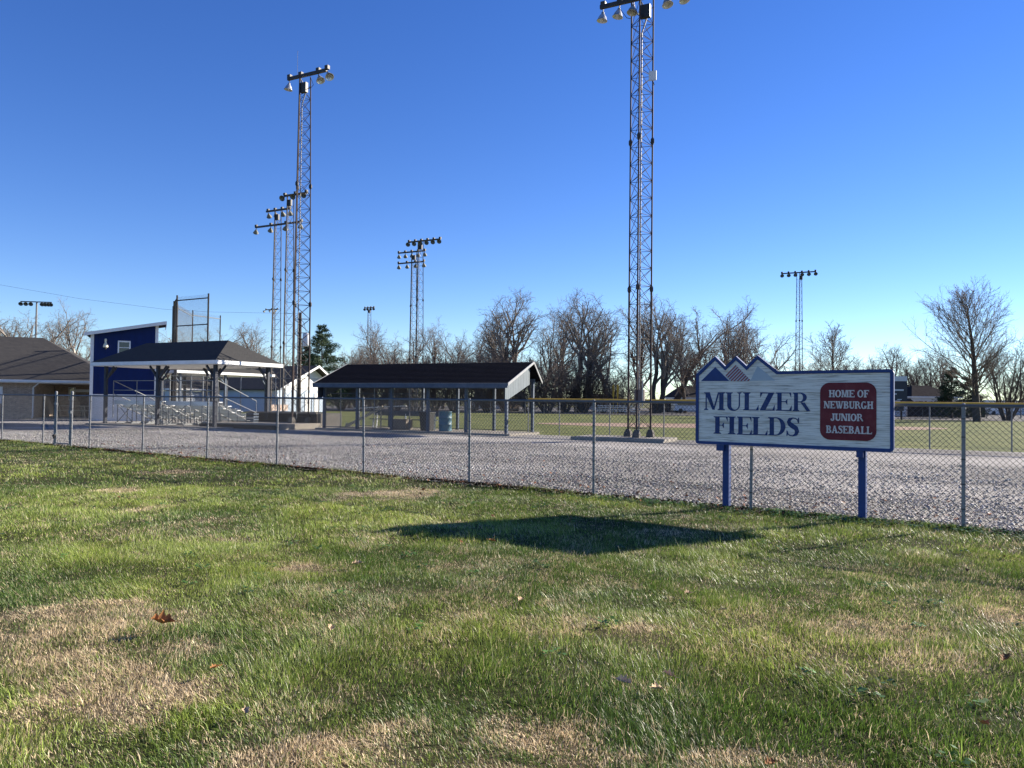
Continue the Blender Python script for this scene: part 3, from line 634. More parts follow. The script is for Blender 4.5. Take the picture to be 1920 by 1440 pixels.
def tower(loc, H, prof, label, arms, detailed, fl, group='lattice floodlight towers', pole=False, step=.70, m='steel', legr=.032):
    """prof: [(z, circumradius)], arms: [(z, u0, u1, [(u, tilt, azim)])], fl: flange heights"""
    t = empty('floodlight_tower', loc, DANG, label, 'light tower', group)
    def rad(z):
        for (z0,r0),(z1,r1) in zip(prof[:-1], prof[1:]):
            if z <= z1: return r0+(r1-r0)*(z-z0)/(z1-z0)
        return prof[-1][1]
    A = [R(40), R(160), R(280)]
    P = lambda k, z: Vector((rad(z)*math.cos(A[k]), rad(z)*math.sin(A[k]), z))
    zz = sorted(set([0.12]+[p[0] for p in prof[1:]]+fl)); zz = [z for z in zz if z <= H]
    if zz[-1] < H: zz.append(H)
    for k in range(3):
        b = MB()
        for a, c in zip(zz[:-1], zz[1:]): b.tube(P(k,a), P(k,c), legr*(1.25 if c < H*.4 else 1), 8 if detailed else 5)
        b.build('leg', mat[m], t)
        f = MB().add([(x+P(k,0).x, y+P(k,0).y, z) for z, s in ((-.05,.15),(.16,.13),(.30,.07)) for x,y in ((-s,-s),(s,-s),(s,s),(-s,s))],
                     [(0,1,5,4),(1,2,6,5),(2,3,7,6),(3,0,4,7),(4,5,9,8),(5,6,10,9),(6,7,11,10),(7,4,8,11),(8,9,10,11)])
        f.build('footing', mat['footing'], t)
        for z in fl: MB().lathe(P(k,z), [(.02,-.17),(legr+.05,-.06),(legr+.05,.06),(.02,.17)], 6).build('joint_flange', mat['blacksteel'], t)
    lat = MB(); z = .35; i = 0
    while z+step < H:
        for k in range(3):
            j = (k+1) % 3; m_ = (z+step/2)
            for a, c, r in ((P(k,z),P(j,z),.011),(P(k,z),P(j,z+step),.011),(P(j,z),P(k,z+step),.011)):
                if detailed: strut(a, c, r, t)
                else: lat.tube(a, c, .011, 3, cap=False)
        z += step
    if not detailed: lat.build('lattice', mat[m], t)
    for (za, u0, u1, lamps) in arms:
        MB().box(u0,u1,-.06,.06,za-.075,za+.075).build('crossarm', mat['blacksteel'], t)
        for (u, tl, az) in lamps: lamp(t, (u,-.02 if abs(math.sin(az)) < .5 else .02, za-.08), R(tl), R(az), (.78 if detailed else .86), True, 'alu' if detailed else 'farlamp')
    cx, cy = rad(H*.5)*.15, -rad(H*.5)*.35
    MB().path([(cx,cy,.2),(cx*.9,cy*.9,H-1.5),(cx+.2,cy+.1,H-.8)], .028 if detailed else .02, 8).build('conduit', mat['galv'], t)
    MB().box(.05,.42,-.30,-.12,H-.95,H-.45).build('junction_box', mat['dark'], t)
    return t
LT = at(558, 790, 38.7)
tL = tower((LT.x, LT.y, .25), 17.6, [(0,.52),(6.0,.515),(12.0,.43),(17.6,.345)], 'tall rusty lattice floodlight tower standing between the two open pavilions', 
      [(17.65,-1.05,1.5,[(-.95,8,200),(-.2,20,90),(.95,30,-20),(1.55,38,-25)])], True, [6.0,12.0])
MB().tube((-.42,0,17.6),(-.42,0,19.0),.008,5).build('lightning_rod', mat['galv'], tL)
MB().path([(.5,-.1,17.5),(.75,-.1,17.0),(.55,-.1,16.85),(.3,-.1,16.9)],.012,5).build('lamp_cable', mat['dark'], tL)
RT = at(1197, 800, 30.2)
tR = tower((RT.x, RT.y, .12), 17.45, [(0,.51),(17.45,.50)], 'tallest looking rusty floodlight tower on a concrete pad left of the sign',
      [(17.45,-1.75,2.1,[(-1.62,6,200),(-.92,10,200),(-.33,12,250),(-.05,14,40),(.95,16,-30),(1.6,20,-25)])], True, [5.85,11.75])
b = MB().box(.42,.72,-.36,-.31,13.9,14.27).build('antenna_panel', mat['greywall'], tR)
MB().path([(.57,-.3,13.9),(.62,-.28,13.75),(.52,-.2,13.75)],.012,5).build('lamp_cable', mat['dark'], tR)
MB().path([(-.9,-.05,17.2),(-.6,-.05,16.75),(-.4,-.1,16.65)],.012,5).build('lamp_cable', mat['dark'], tR)
eb = MB().box(-.02,.36,-.50,-.34,1.38,1.86).build('meter_box', M('meter_box_paint',(.10,.08,.075),.6), tR)
MB().tube((.32,-.53,1.2),(.32,-.53,2.2),.025,6).build('meter_pipe', mat['galv'], eb)
pad = MB().box(-2.35,1.35,-1.25,.75,-.1,.12).build('tower_pad', mat['concrete']); pad.location = (RT.x, RT.y, 0); pad.rotation_euler = (0,0,DANG)
tag(pad, 'low concrete pad under the floodlight tower left of the sign', 'concrete pad')
def far_tower(px, ytop, Y, label, arms, prof=None):
    b = at(px, 770, Y); top = at(px, ytop, Y).z
    pr = prof or [(0,.5),(6,.5),(12,.42),(top,.34)]
    return tower((b.x, b.y, 0), top, pr, label, [(top-dz,u0,u1,l) for dz,u0,u1,l in arms], False, [6.0, 12.0], m='farsteel', step=.9, legr=.04)
four = lambda a,b,n,t,az: [(a+(b-a)*k/(n-1), t, az) for k in range(n)]
far_tower(536, 366, 63, 'lattice floodlight tower with three large round lamps behind the left rusty tower', [(0,-.6,1.9,four(-.5,1.8,3,62,-75))])
far_tower(513, 394, 68, 'lattice floodlight tower with two staggered rows of lamps left of the rusty tower', [(0,-1.3,1.6,four(-1.1,1.4,4,55,120)),(1.3,-2.6,2.9,four(-2.5,2.8,4,50,140))])
far_tower(509, 580, 140, 'small distant floodlight tower with two pale lamps low behind the left tower group', [(0,-1.9,1.2,four(-1.8,1.0,3,55,-120))])
far_tower(689, 577, 138, 'small distant floodlight tower above the trees right of the dark evergreen', [(0,-1.0,1.2,four(-.9,1.1,4,60,-60))])
far_tower(783, 452, 81, 'lattice floodlight tower with six lamps, taller of the pair above the dugout roof', [(0,-1.5,2.6,four(-1.4,2.5,6,60,-70))])
far_tower(771, 472, 86, 'lattice floodlight tower with two lamp rows, shorter of the pair above the dugout roof', [(0,-2.1,1.6,four(-2.0,1.5,5,50,120)),(1.2,-2.1,1.5,four(-2.0,1.4,4,50,120))])
far_tower(1498, 511, 97, 'lone floodlight tower with a row of lamps standing behind the sign', [(0,-2.2,2.0,four(-2.1,1.9,6,58,-80))])
q = at(64, 770, 134); tp = at(64, 566, 134).z
pl_ = empty('floodlight_pole', q*1.0, R(10), 'single pole floodlight with a wide row of lamps above the brown roof at far left', 'light pole'); pl_.location.z = 0
MB().tube((0,0,0),(0,0,tp),.24,8,.14).build('pole', mat['galv'], pl_)
MB().box(-2.6,2.4,-.06,.06,tp-.08,tp+.08).build('crossarm', mat['blacksteel'], pl_)
for u in (-2.4,-1.6,-.8,1.0,1.5,2.0,2.4): lamp(pl_, (u,0,tp-.1), R(60), R(-80), 1.3, False, 'farlamp')

# ------------------------------------------------------------------ dugout shelter
DUG = empty('dugout_shelter', (-.226, 32.96, 0), DANG, 'open dugout shelter with dark asymmetrical gable roof and slate blue posts', 'shelter')
MB().box(-10.35,.25,-.25,2.85,-.1,.07).build('slab', mat['concrete'], DUG)
for i in range(6):
    for v in (0, 2.6):
        MB().box(-2*i-.06,-2*i+.06,v-.06,v+.06,.05,2.1 if v == 0 else 2.45).build('post', mat['slate'] if v else mat['slate'], DUG)
U0, U1 = -10.28, .32
def slope(v0,z0,v1,z1,n,m,name,th=.05):
    b = MB(); L = math.hypot(v1-v0,z1-z0); dv,dz = (v1-v0)/L,(z1-z0)/L; nv,nz = -dz,dv
    if nz < 0: nv,nz = -nv,-nz
    for k in range(n):
        a, c = L*k/n, L*(k+1)/n + (.03 if k < n-1 else 0)
        p = lambda s_,h_: (v0+dv*s_+nv*h_, z0+dz*s_+nz*h_)
        up_, dn = (a, .014), (c, .002)
        q = [p(a,-th if k == 0 else 0), p(c,-th if k == n-1 else 0), p(c,.003), p(a,.017)]
        b.prism(q, lambda y,z: (U0,y,z), lambda y,z: (U1,y,z))
    return b.build(name, m, DUG)
slope(-.5,2.22,2.0,3.25,16,mat['navyshingle'],'roof')
slope(2.85,2.42,2.005,3.245,6,mat['navyshingle'],'roof_rear')
MB().box(U0,U1,-.56,-.515,2.03,2.215).build('fascia', mat['slate'], DUG)
MB().box(U0,U1,-.575,-.505,2.222,2.24).build('drip_edge', mat['galv'], DUG)
for u in (U0-.03, U1):
    MB().prism([(-.54,2.12),(2.0,3.165),(2.0,3.275),(-.54,2.245)], lambda y,z: (u,y,z), lambda y,z: (u+.03,y,z)).build('rake_board', mat['rake'], DUG)
    MB().prism([(2.0,3.165),(2.92,2.27),(2.92,2.38),(2.0,3.275)], lambda y,z: (u+.002,y,z), lambda y,z: (u+.032,y,z)).build('rake_board', mat['rake'], DUG)
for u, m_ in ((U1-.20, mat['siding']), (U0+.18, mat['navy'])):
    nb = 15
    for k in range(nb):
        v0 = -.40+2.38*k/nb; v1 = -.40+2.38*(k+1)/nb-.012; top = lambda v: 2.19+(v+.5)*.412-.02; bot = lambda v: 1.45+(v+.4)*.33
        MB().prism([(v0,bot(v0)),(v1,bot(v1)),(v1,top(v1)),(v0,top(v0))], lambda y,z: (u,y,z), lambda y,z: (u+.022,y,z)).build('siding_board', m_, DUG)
for v in (0, 2.6):
    MB().box(U0+.2,U1-.22,v-.05,v+.05,2.0 if v == 0 else 2.36,2.14 if v == 0 else 2.5).build('beam', mat['slate'], DUG)
for z in (.12, 1.1): MB().tube((-10,2.6,z),(-.06,2.6,z),.018,6).build('rail', mat['rail'], DUG)
for i in range(5):
    link_panel(1.88,2.0,.12,.0665).build('mesh_panel', mat['wire'], DUG).location = (-2*i-1.94,2.52,0)
MB().box(-10,-6.2,-.03,.03,.12,.16).build('kick_rail', mat['rail'], DUG)
for z in (.95,1.75): MB().tube((-10,.0,z),(-4.05,.0,z),.018,6).build('rail', mat['rail'], DUG)
for i in (2,3,4):
    link_panel(1.86,1.7,.12,.0665).build('mesh_panel', mat['wire'], DUG).location = (-2*i-1.93,-.07,0)
for u in (-5,-7,-9): MB().tube((u,0,.05),(u,0,2.0),.025,8).build('fence_post', mat['galv'], DUG)

def place(name, frame, u, v, z, label, cat, rz=0, group=None):
    o = empty(name, frame.matrix_basis @ Vector((u,v,z)) if False else (Matrix.Translation(frame.location) @ Matrix.Rotation(frame.rotation_euler.z,4,'Z')) @ Vector((u,v,z)), frame.rotation_euler.z+rz, label, cat, group)
    return o
# things inside the dugout
dr = place('trash_drum', DUG, -3.35, .45, .07, 'blue steel trash drum standing in the dugout opening', 'trash can')
b = MB().lathe((0,0,0),[(.001,0),(.29,0),(.30,.02),(.29,.05),(.29,.29),(.302,.30),(.302,.32),(.29,.33),(.29,.58),(.302,.59),(.302,.61),(.29,.62),(.29,.86),(.305,.87),(.305,.90),(.28,.90),(.27,.3),(.001,.28)],28); b.smooth = True; b.build('drum_body', mat['drum'], dr)
bn = place('trash_bin', DUG, -4.4, .55, .07, 'dark grey plastic bin beside the blue drum under the dugout roof', 'trash can')
MB().add([(-.22,-.2,0),(.22,-.2,0),(.22,.2,0),(-.22,.2,0),(-.27,-.25,.8),(.27,-.25,.8),(.27,.25,.8),(-.27,.25,.8)],[(0,3,2,1),(4,5,6,7),(0,1,5,4),(1,2,6,5),(2,3,7,6),(3,0,4,7)]).build('bin_body', mat['dark'], bn)
MB().box(-.30,.30,-.28,.28,.80,.86).build('lid', mat['dark'], bn)
bench = place('dugout_bench', DUG, -6.2, 1.5, .07, 'long grey team bench with backrest inside the dugout', 'bench')
MB().box(-2.1,1.7,-.16,.16,.43,.47).build('seat', mat['slate'], bench)
MB().box(-2.1,1.7,.20,.24,.62,.86).build('backrest', mat['slate'], bench)
for u in (-1.9,-.2,1.5): MB().bar((u,-.12,0),(u,-.1,.43),.05,.05).bar((u,.14,0),(u,.24,.85),.05,.05).build('leg', mat['plank'], bench)
bx = place('equipment_box', DUG, -6.0, .8, .07, 'tan storage box in front of the dugout bench', 'box')
MB().box(-.42,.42,-.3,.3,0,.46).build('box_body', M('tan_box',(.20,.17,.14),.8), bx); MB().box(-.44,.44,-.32,.32,.46,.50).build('lid', M('tan_lid',(.16,.14,.12),.8), bx)
lr = place('hand_rail', DUG, -8.0, 1.0, .07, 'pale timber hand rail sloping down through the left end of the dugout', 'hand rail')
MB().bar((-1.5,0,.05),(.6,.2,1.05),.04,.14).build('rail_plank', mat['lumber'], lr); MB().bar((-1.45,0,0),(-1.45,0,.25),.06,.06).bar((.5,.2,0),(.5,.2,1.0),.06,.06).build('rail_post', mat['lumber'], lr)
MB().bar((-1.2,.25,.95),(1.9,.3,1.12),.05,.05).build('upper_rail', mat['white'], lr)

# ------------------------------------------------------------------ hip roofed pavilion with bleachers
def hip_roof(parent, u0,u1,v0,v1,ze,zr,ru0,ru1,rv, m, fas, soffit=True):
    A_,B_,C_,D_ = (u0,v0,ze),(u1,v0,ze),(u1,v1,ze),(u0,v1,ze); E_,F_ = (ru0,rv,zr),(ru1,rv,zr)
    for nm, q in (('roof_front',(A_,B_,F_,E_)),('roof_end',(B_,C_,F_)),('roof_rear',(C_,D_,E_,F_)),('roof_end',(D_,A_,E_))):
        MB().add(q,[tuple(range(len(q)))]).build(nm, m, parent)
    t = .03
    for (a,d,e_,f_) in ((u0,u1,v0,v0+t),(u0,u1,v1-t,v1)): MB().box(a,d,e_,f_,ze-.18,ze-.004).build('fascia', fas, parent)
    for (a,d) in ((u0-t,u0),(u1,u1+t)): MB().box(a,d,v0,v1,ze-.182,ze-.002).build('fascia', fas, parent)
    if soffit: MB().box(u0+.04,u1-.04,v0+.04,v1-.04,ze-.20,ze-.16).build('soffit', mat['white'], parent)
PAV = empty('bleacher_pavilion', (-14.4,37.27,0), DANG, 'open hip roofed pavilion with white fascia and dark posts sheltering bleachers', 'pavilion')
hip_roof(PAV,-8.72,.55,-.5,3.95,3.28,4.42,-7.3,-1.05,1.75,mat['shingle'],mat['white'])
MB().box(-8.9,.9,-.6,4.0,-.1,.05).build('slab', mat['concrete'], PAV)
for u in (0,-4.08,-8.15):
    for v in (0,3.45):
        p = MB().box(u-.075,u+.075,v-.075,v+.075,.03,3.08).build('post', mat['navy'], PAV)
        for sg in (-1,1):
            if (u == 0 and sg == 1) or (u == -8.15 and sg == -1): continue
            MB().bar((u+sg*.07,v,2.45),(u+sg*.62,v,3.05),.07,.09).build('knee_brace', mat['navy'], p)
        sv = 1 if v == 0 else -1; MB().bar((u,v+sv*.07,2.45),(u,v+sv*.62,3.05),.07,.09).build('knee_brace', mat['navy'], p)
def bleacher(frame, u, v, length, rows, label, guard=True, ends=()):
    t = place('bleacher', frame, u, v, .05, label, 'bleachers', 0, 'aluminium bleachers')
    ru, rise = .58, .20
    for r in range(rows):
        y = (rows-1-r)*ru; z = .42+rise*r
        MB().box(0,length,y-.12,y+.12,z-.045,z).build('seat_plank', mat['plank'], t)
        MB().box(.02,length-.02,y-.135,y-.122,z-.20,z-.01).build('riser_plank', mat['plank'], t)
        if r: MB().box(.05,length-.05,y+.18,y+.42,z-.36,z-.325).build('foot_plank', mat['plank'], t)
    n = max(3, int(length/1.25)+1)
    for k in range(n):
        x = .1+(length-.2)*k/(n-1); f = MB()
        f.bar((x,-.1,.03),(x,(rows-1)*ru+.2,.03),.05,.05)
        f.bar((x,(rows-1)*ru+.05,.05),(x,.0,.05+rise*rows*1.02),.05,.05)
        for r in range(rows):
            y = (rows-1-r)*ru; f.bar((x,y,.05),(x,y,.40+rise*r),.045,.045)
        f.build('frame', mat['galv'], t)
        if k < n-1 and k % 2 == 0:
            x2 = .1+(length-.2)*(k+1)/(n-1); MB().bar((x,0,.06),(x2,0,1.0),.03,.03).build('cross_brace', mat['galv'], t); MB().bar((x,.02,1.0),(x2,.02,.06),.03,.03).build('cross_brace', mat['galv'], t)
    zt = .42+rise*(rows-1)
    if guard:
        for x in (0.0,length*.5,length): MB().tube((x,-.2,.3),(x,-.2,zt+1.05),.021,8).build('rail_post', mat['galv'], t)
        for z in (zt+1.05, zt+.55): MB().tube((0,-.2,z),(length,-.2,z),.021,8).build('guard_rail', mat['galv'], t)
        for x in [length*e for e in ends]:
            MB().tube((x,-.2,zt+1.05),(x,(rows-1)*ru,.42+.85),.021,8).build('guard_rail', mat['galv'], t)
            MB().tube((x,-.2,zt+.35),(x,(rows-1)*ru,.42+.25),.021,8).build('guard_rail', mat['galv'], t)
            MB().tube((x,(rows-1)*ru,.3),(x,(rows-1)*ru,.42+.85),.021,8).build('rail_post', mat['galv'], t)
    return t
bleacher(PAV,-7.95,.5,3.75,5,'aluminium bleachers under the left half of the hip roofed pavilion',True,(0,))
bleacher(PAV,-3.95,.5,3.8,5,'aluminium bleachers under the right half of the hip roofed pavilion',True,(1,))

# ------------------------------------------------------------------ blue press box
SANG = R(25.0)
SH = empty('press_box', (-25.26,46.0,0), SANG, 'two storey blue press box with white trim and single slope roof', 'building')
W, DP = 3.62, 3.4
zl, zr_ = 5.27, 6.0; rf = lambda u: zl+(zr_-zl)*u/W
MB().prism([(0,1.60),(W,1.60),(W,rf(W)),(0,rf(0))], lambda x,z: (x,0,z), lambda x,z: (x,DP,z)).build('upper_wall', mat['blue'], SH)
MB().box(.01,W-.01,.01,DP-.01,-.1,1.56).build('lower_wall', mat['greywall'], SH)
MB().box(-.02,W+.02,-.03,DP+.02,1.56,1.60).build('band_board', mat['white'], SH)
for k in range(1,9):
    u = W*k/9
    if 1.35 < u < 2.2:
        MB().box(u-.02,u+.02,-.022,-.001,1.61,3.98).build('batten', mat['blue'], SH); MB().box(u-.02,u+.02,-.022,-.001,4.95,rf(u)-.02).build('batten', mat['blue'], SH)
    else: MB().box(u-.02,u+.02,-.022,-.001,1.61,rf(u)-.02).build('batten', mat['blue'], SH)
for k in range(1,8):
    v = DP*k/8; MB().box(W+.001,W+.022,v-.02,v+.02,1.61,rf(W)-.02).build('batten', mat['blue'], SH)
for (u0,u1) in ((-.03,.14),(W-.14,W+.03)): MB().box(u0,u1,-.035,-.0005,0,rf(u0)-.03).build('corner_trim', mat['white'], SH)
MB().box(W+.0005,W+.035,-.03,.14,0,rf(W)-.03).build('corner_trim', mat['white'], SH)
MB().box(-.035,-.0005,-.03,.14,0,rf(0)-.03).build('corner_trim', mat['white'], SH)
rz0, rz1 = rf(-.35), rf(W+.45)
rf_ = MB().prism([(-.35,rz0+.02),(W+.45,rz1+.02),(W+.45,rz1+.07),(-.35,rz0+.07)], lambda x,z: (x,-.35,z), lambda x,z: (x,DP+.35,z)).build('roof', mat['shingle2'], SH)
MB().prism([(-.36,rz0-.13),(W+.46,rz1-.13),(W+.46,rz1+.06),(-.36,rz0+.06)], lambda x,z: (x,-.385,z), lambda x,z: (x,-.352,z)).build('fascia', mat['white'], rf_)
MB().box(W+.452,W+.485,-.385,DP+.35,rz1-.16,rz1+.06).build('fascia', mat['white'], rf_)
wn_ = MB().box(1.42,2.12,-.05,-.0005,4.04,4.12).box(1.42,2.12,-.05,-.0005,4.78,4.87).box(1.42,1.50,-.05,-.0005,4.12,4.78).box(2.04,2.12,-.05,-.0005,4.12,4.78).box(1.5,2.04,-.04,-.0005,4.43,4.47).build('window', mat['white'], SH)
MB().box(1.5,2.04,-.02,-.0008,4.12,4.43).build('pane', mat['glass'], wn_); MB().box(1.5,2.04,-.026,-.0008,4.47,4.78).build('pane', mat['glass'], wn_)
bl = MB().lathe((.78,-.25,4.42),[(.13,0),(.14,.05),(.13,.12),(.10,.2),(.06,.25),(.055,.4),(.07,.42),(.05,.52),(.001,.53)],16); bl.smooth = True
bl = bl.build('barn_light', mat['lampwhite'], SH); MB().tube((.78,-.25,4.82),(.78,0,4.86),.025,6).build('arm', mat['dark'], bl); MB().lathe((.78,-.25,4.28),[(.05,.02),(.06,.08),(.05,.15)],10).build('bulb_cage', mat['dark'], bl)

# ------------------------------------------------------------------ brick building at the left edge
BANG = R(21.0)
c0 = at(64, 790, 49.0)
BR = empty('brick_building', (c0.x, c0.y, 0), BANG, 'low tan brick building with wide brown shingle hip roof at left edge', 'building')
MB().box(-14,0,0,9,-.1,2.42).build('wall', mat['brick'], BR)
MB().box(.03,4.3,6.2,6.5,-.1,2.42).build('porch_rear_wall', mat['brick'], BR)
zer = 2.46; 
hip_roof(BR,-14.6,4.9,-.75,9.6,zer,5.45,-9,-.4,4.3,mat['shingle2'],mat['white'])
MB().box(-14.6,4.9,-.87,-.755,zer-.15,zer-.02).build('gutter', mat['white'], BR)
for u in (4.4,): 
    for v in (3.3,6.3): MB().box(u-.1,u+.1,v-.1,v+.1,0,2.28).build('porch_post', mat['brick'], BR)
MB().path([(.45,-.80,2.36),(-.08,-.06,1.98),(-.08,-.06,.15),(-.08,-.25,.06)],.045,8).build('downspout', mat['white'], BR)
w = MB().box(-3.4,-1.75,-.05,-.002,.95,2.02).build('notice_board', mat['white'], BR)
pw = MB().box(.9,1.35,6.14,6.199,1.15,2.1).build('window', mat['white'], BR); MB().box(.97,1.28,6.10,6.139,1.22,2.03).build('pane', mat['glass'], pw)
MB().box(0.1,4.3,-.1,6.1,-.08,.06).build('porch_slab', mat['concrete'], BR)
MB().box(1.3,4.3,5.7,5.9,1.75,1.95).build('porch_beam', mat['white'], BR)
def picnic(frame,u,v,label):
    t = place('picnic_table', frame, u, v, .06, label, 'picnic table', R(15), 'picnic tables')
    for k in range(4): MB().box(-.9,.9,-.36+.18*k,-.20+.18*k,.72,.76).build('tabletop_plank', mat['lumber'], t)
    for s in (-1,1):
        MB().box(-.9,.9,s*.72-.14,s*.72+.14,.42,.46).build('bench_plank', mat['lumber'], t)
    for x in (-.65,.65):
        MB().bar((x,-.75,.40),(x,.75,.40),.05,.08).bar((x,-.6,0),(x,-.25,.71),.05,.08).bar((x,.6,0),(x,.25,.71),.05,.08).build('leg', mat['lumber'], t)
picnic(BR,1.6,2.6,'wooden picnic table under the brick building porch nearer the gate')
picnic(BR,3.2,1.6,'wooden picnic table under the brick building porch beside the blue press box')

# ------------------------------------------------------------------ terrace, backstop, tall fences
TE = empty('concrete_terrace', (-11.2,38.7,0), DANG, 'stepped concrete terrace with shade-darkened fronts between the pavilion and the dugout', 'terrace')
MB().box(-3.6,1.5,-2.3,.75,-.1,.25).build('lower_step', mat['concrete'], TE)
MB().box(-3.6,1.2,.75,2.6,-.1,.72).build('upper_step', mat['fargravel'], TE)
MB().box(-3.65,1.52,-2.38,-2.305,-.1,.2).build('shade_riser', mat['darkwood'], TE)  # dark strips on both step fronts: shade on the concrete given as colour
MB().box(-3.65,1.22,.66,.745,.26,.68).build('shade_riser', mat['darkwood'], TE)
MB().box(-3.65,1.22,.60,.80,.722,.78).build('edge_cap', mat['concrete'], TE)
cr = place('plastic_crate', TE, -1.9, -.6, .25, 'grey plastic crate left on the lower terrace step by the tower', 'crate')
MB().box(-.25,.25,-.18,.18,0,.04).build('crate_base', mat['slate'], cr)
for z in (.1,.24,.38): MB().box(-.25,.25,-.19,-.16,z,z+.08).box(-.25,.25,.16,.19,z,z+.08).box(-.26,-.23,-.16,.16,z,z+.08).box(.23,.26,-.16,.16,z,z+.08).build('crate_slat', mat['slate'], cr)

def net_fence(name, pts, h, label, cat='fence', rails=(.0,1.0), cell=.14, r=.0022, pr=.03, m='rail', postm='galv', z0=0.06):
    "posts at pts, rails and wire mesh between them; pts are world (x,y)"
    o = Vector((*pts[0], 0)); t = empty(name, o, 0, label, cat)
    hs = h if isinstance(h, (list, tuple)) else [h]*len(pts)
    for (x,y),hh in zip(pts,hs): MB().tube((x-o.x,y-o.y,-.1),(x-o.x,y-o.y,hh),pr,8).build('post', mat[postm], t)
    for (p,q,ha,hb) in zip(pts[:-1],pts[1:],hs[:-1],hs[1:]):
        p3 = Vector((p[0]-o.x,p[1]-o.y,0)); q3 = Vector((q[0]-o.x,q[1]-o.y,0)); hh = min(ha,hb)-.04
        for f in rails:
            z = z0+(hh-z0)*f
            if f > 0: MB().tube(p3+Vector((0,0,z)),q3+Vector((0,0,z)),pr*.7,6).build('rail', mat[m], t)
        L = (q3-p3).length; k = link_panel(L-.04,hh-z0,z0,cell,r).build('mesh_panel', mat['wire'], t); k.location = p3; k.rotation_euler = (0,0,math.atan2(q3.y-p3.y,q3.x-p3.x))
    return t
def gp(px, Y): p = at(px, 760, Y); return (p.x, p.y)
net_fence('backstop_screen', [gp(321,55),gp(322.5,52.5),gp(328,50),gp(387,48.4)], [8.0,8.05,8.12,8.05], 'tall backstop screen of steel posts and wire mesh behind the hip roofed pavilion', 'backstop', rails=(.76,.97), cell=.13, r=.0042, pr=.055, m='blacksteel', postm='blacksteel')
net_fence('backstop_wing', [gp(329,52),gp(358,57.5),gp(410,60)], [7.8,8.0,7.9], 'lower backstop wing with wire mesh showing behind the tall backstop screen', 'backstop', rails=(.30,.97), cell=.13, r=.0035, pr=.045, m='galv', postm='blacksteel')
net_fence('high_field_fence', [gp(318,44.5),gp(358,45.2),gp(380,45.5),gp(451,46.6),gp(516,47.5),gp(598,48.5)], 2.75, 'head-high wire fence running behind the bleachers toward the dugout', rails=(.55,1.0), cell=.12, r=.0018, pr=.032)
net_fence('terrace_fence', [gp(524,42),gp(584,41.2),gp(606,40.6)], 1.5, 'short wire fence on the terrace left of the dugout', rails=(.5,1.0), cell=.1, r=.0017, pr=.026)
pm = at(560, 770, 60); up_ = empty('utility_pole', (pm.x,pm.y,0), 0, 'dark wooden utility pole with grey transformer behind the left rusty tower', 'utility pole')
zt = at(560,586,60).z; MB().tube((0,0,0),(0,0,zt),.17,10,.11).build('pole', mat['pole'], up_)
tz = at(560,650,60).z; b = MB().lathe((.55,-.2,tz),[(.001,0),(.26,0),(.28,.05),(.28,.95),(.2,1.05),(.001,1.08)],16); b.smooth = True; b.build('transformer', mat['greywall'], up_)
MB().bar((0,0,tz+.6),(.5,-.2,tz+.6),.08,.08).build('bracket', mat['dark'], up_); MB().path([(.55,-.2,tz+1.1),(.3,-.1,tz+1.9),(0,0,tz+2.2)],.02,5).build('lead_wire', mat['dark'], up_)

# second pavilion and field buildings behind
P2 = empty('far_pavilion', (*gp(332,52),0), DANG, 'second open pavilion with bright white eave seen below the bleacher pavilion roof', 'pavilion')
hip_roof(P2,-4.6,.4,-.4,8.6,3.3,4.3,-3.2,-1.0,4,mat['shingle'],mat['white'])
for u in (0,-4.2):
    for v in (.2,4.1,8.1): 
        p = MB().box(u-.07,u+.07,v-.07,v+.07,0,3.12).build('post', mat['navy'] if u else mat['slate'], P2)
        MB().bar((u,v-.07,2.5),(u,v-.6,3.08),.06,.08).build('knee_brace', mat['slate'], p)
bleacher(P2,-3.9,1.2,3.0,4,'pale bleachers under the far pavilion', False)
bleacher(P2,-3.9,4.9,3.0,4,'pale bleachers at the far end of the far pavilion', False)
CB = empty('clubhouse', (*gp(330,88),0), DANG, 'long pale blue clubhouse with dark grey roof and white eave behind the pavilions', 'building')
MB().box(-7,0,0,14.6,-.1,2.15).build('wall', mat['bluewall'], CB)
hip_roof(CB,-7.4,.5,-.5,15.2,2.45,4.2,-3.5,-3.4,4,mat['shingle2'],mat['white'])
for v in (1.2,4.5,7.8,11): 
    d_ = MB().box(.002,.05,v,v+1.0,0.02,2.0).build('door', mat['greywall'], CB)
# white gabled concession stand; its gable wall looks east
c1 = at(516, 768, 80)
GB = empty('concession_stand', (c1.x,c1.y,0), DANG, 'white gabled concession stand lit by the sun beside the left rusty tower', 'building')
gw_ = 7.6; rv = 5.6; zr2, zl2, zq = 5.0, 2.42, 4.0
MB().box(-9,0,.25,gw_-.2,-.1,2.35).build('wall', mat['bluewall'], GB)
MB().prism([(.2,2.36),(gw_-.1,2.36),(gw_-.1,zq-.25),(rv,zr2-.12),(.2,zl2)], lambda y,z: (-.02,y,z), lambda y,z: (-9,y,z)).build('gable_wall', mat['white'], GB)
def plane_roof(name,p,q,m): return MB().prism([p,q,(q[0],q[1]+.12),(p[0],p[1]+.12)], lambda y,z: (.9,y,z), lambda y,z: (-9.4,y,z)).build(name,m,GB)
r1 = plane_roof('roof', (-.35,2.30),(rv,zr2), mat['shingle2']); plane_roof('roof', (gw_+.45,zq-.45),(rv+.004,zr2-.002), mat['shingle2'])
MB().prism([(-.35,2.2),(rv,zr2-.12),(gw_+.45,zq-.57),(gw_+.45,zq-.31),(rv,zr2+.14),(-.35,2.44)], lambda y,z: (.905,y,z), lambda y,z: (.94,y,z)).build('rake_board', mat['white'], r1)
for v in (4.4,5.9): MB().box(.01,.06,v,v+.8,0,2.05).build('door', mat['white'], GB)
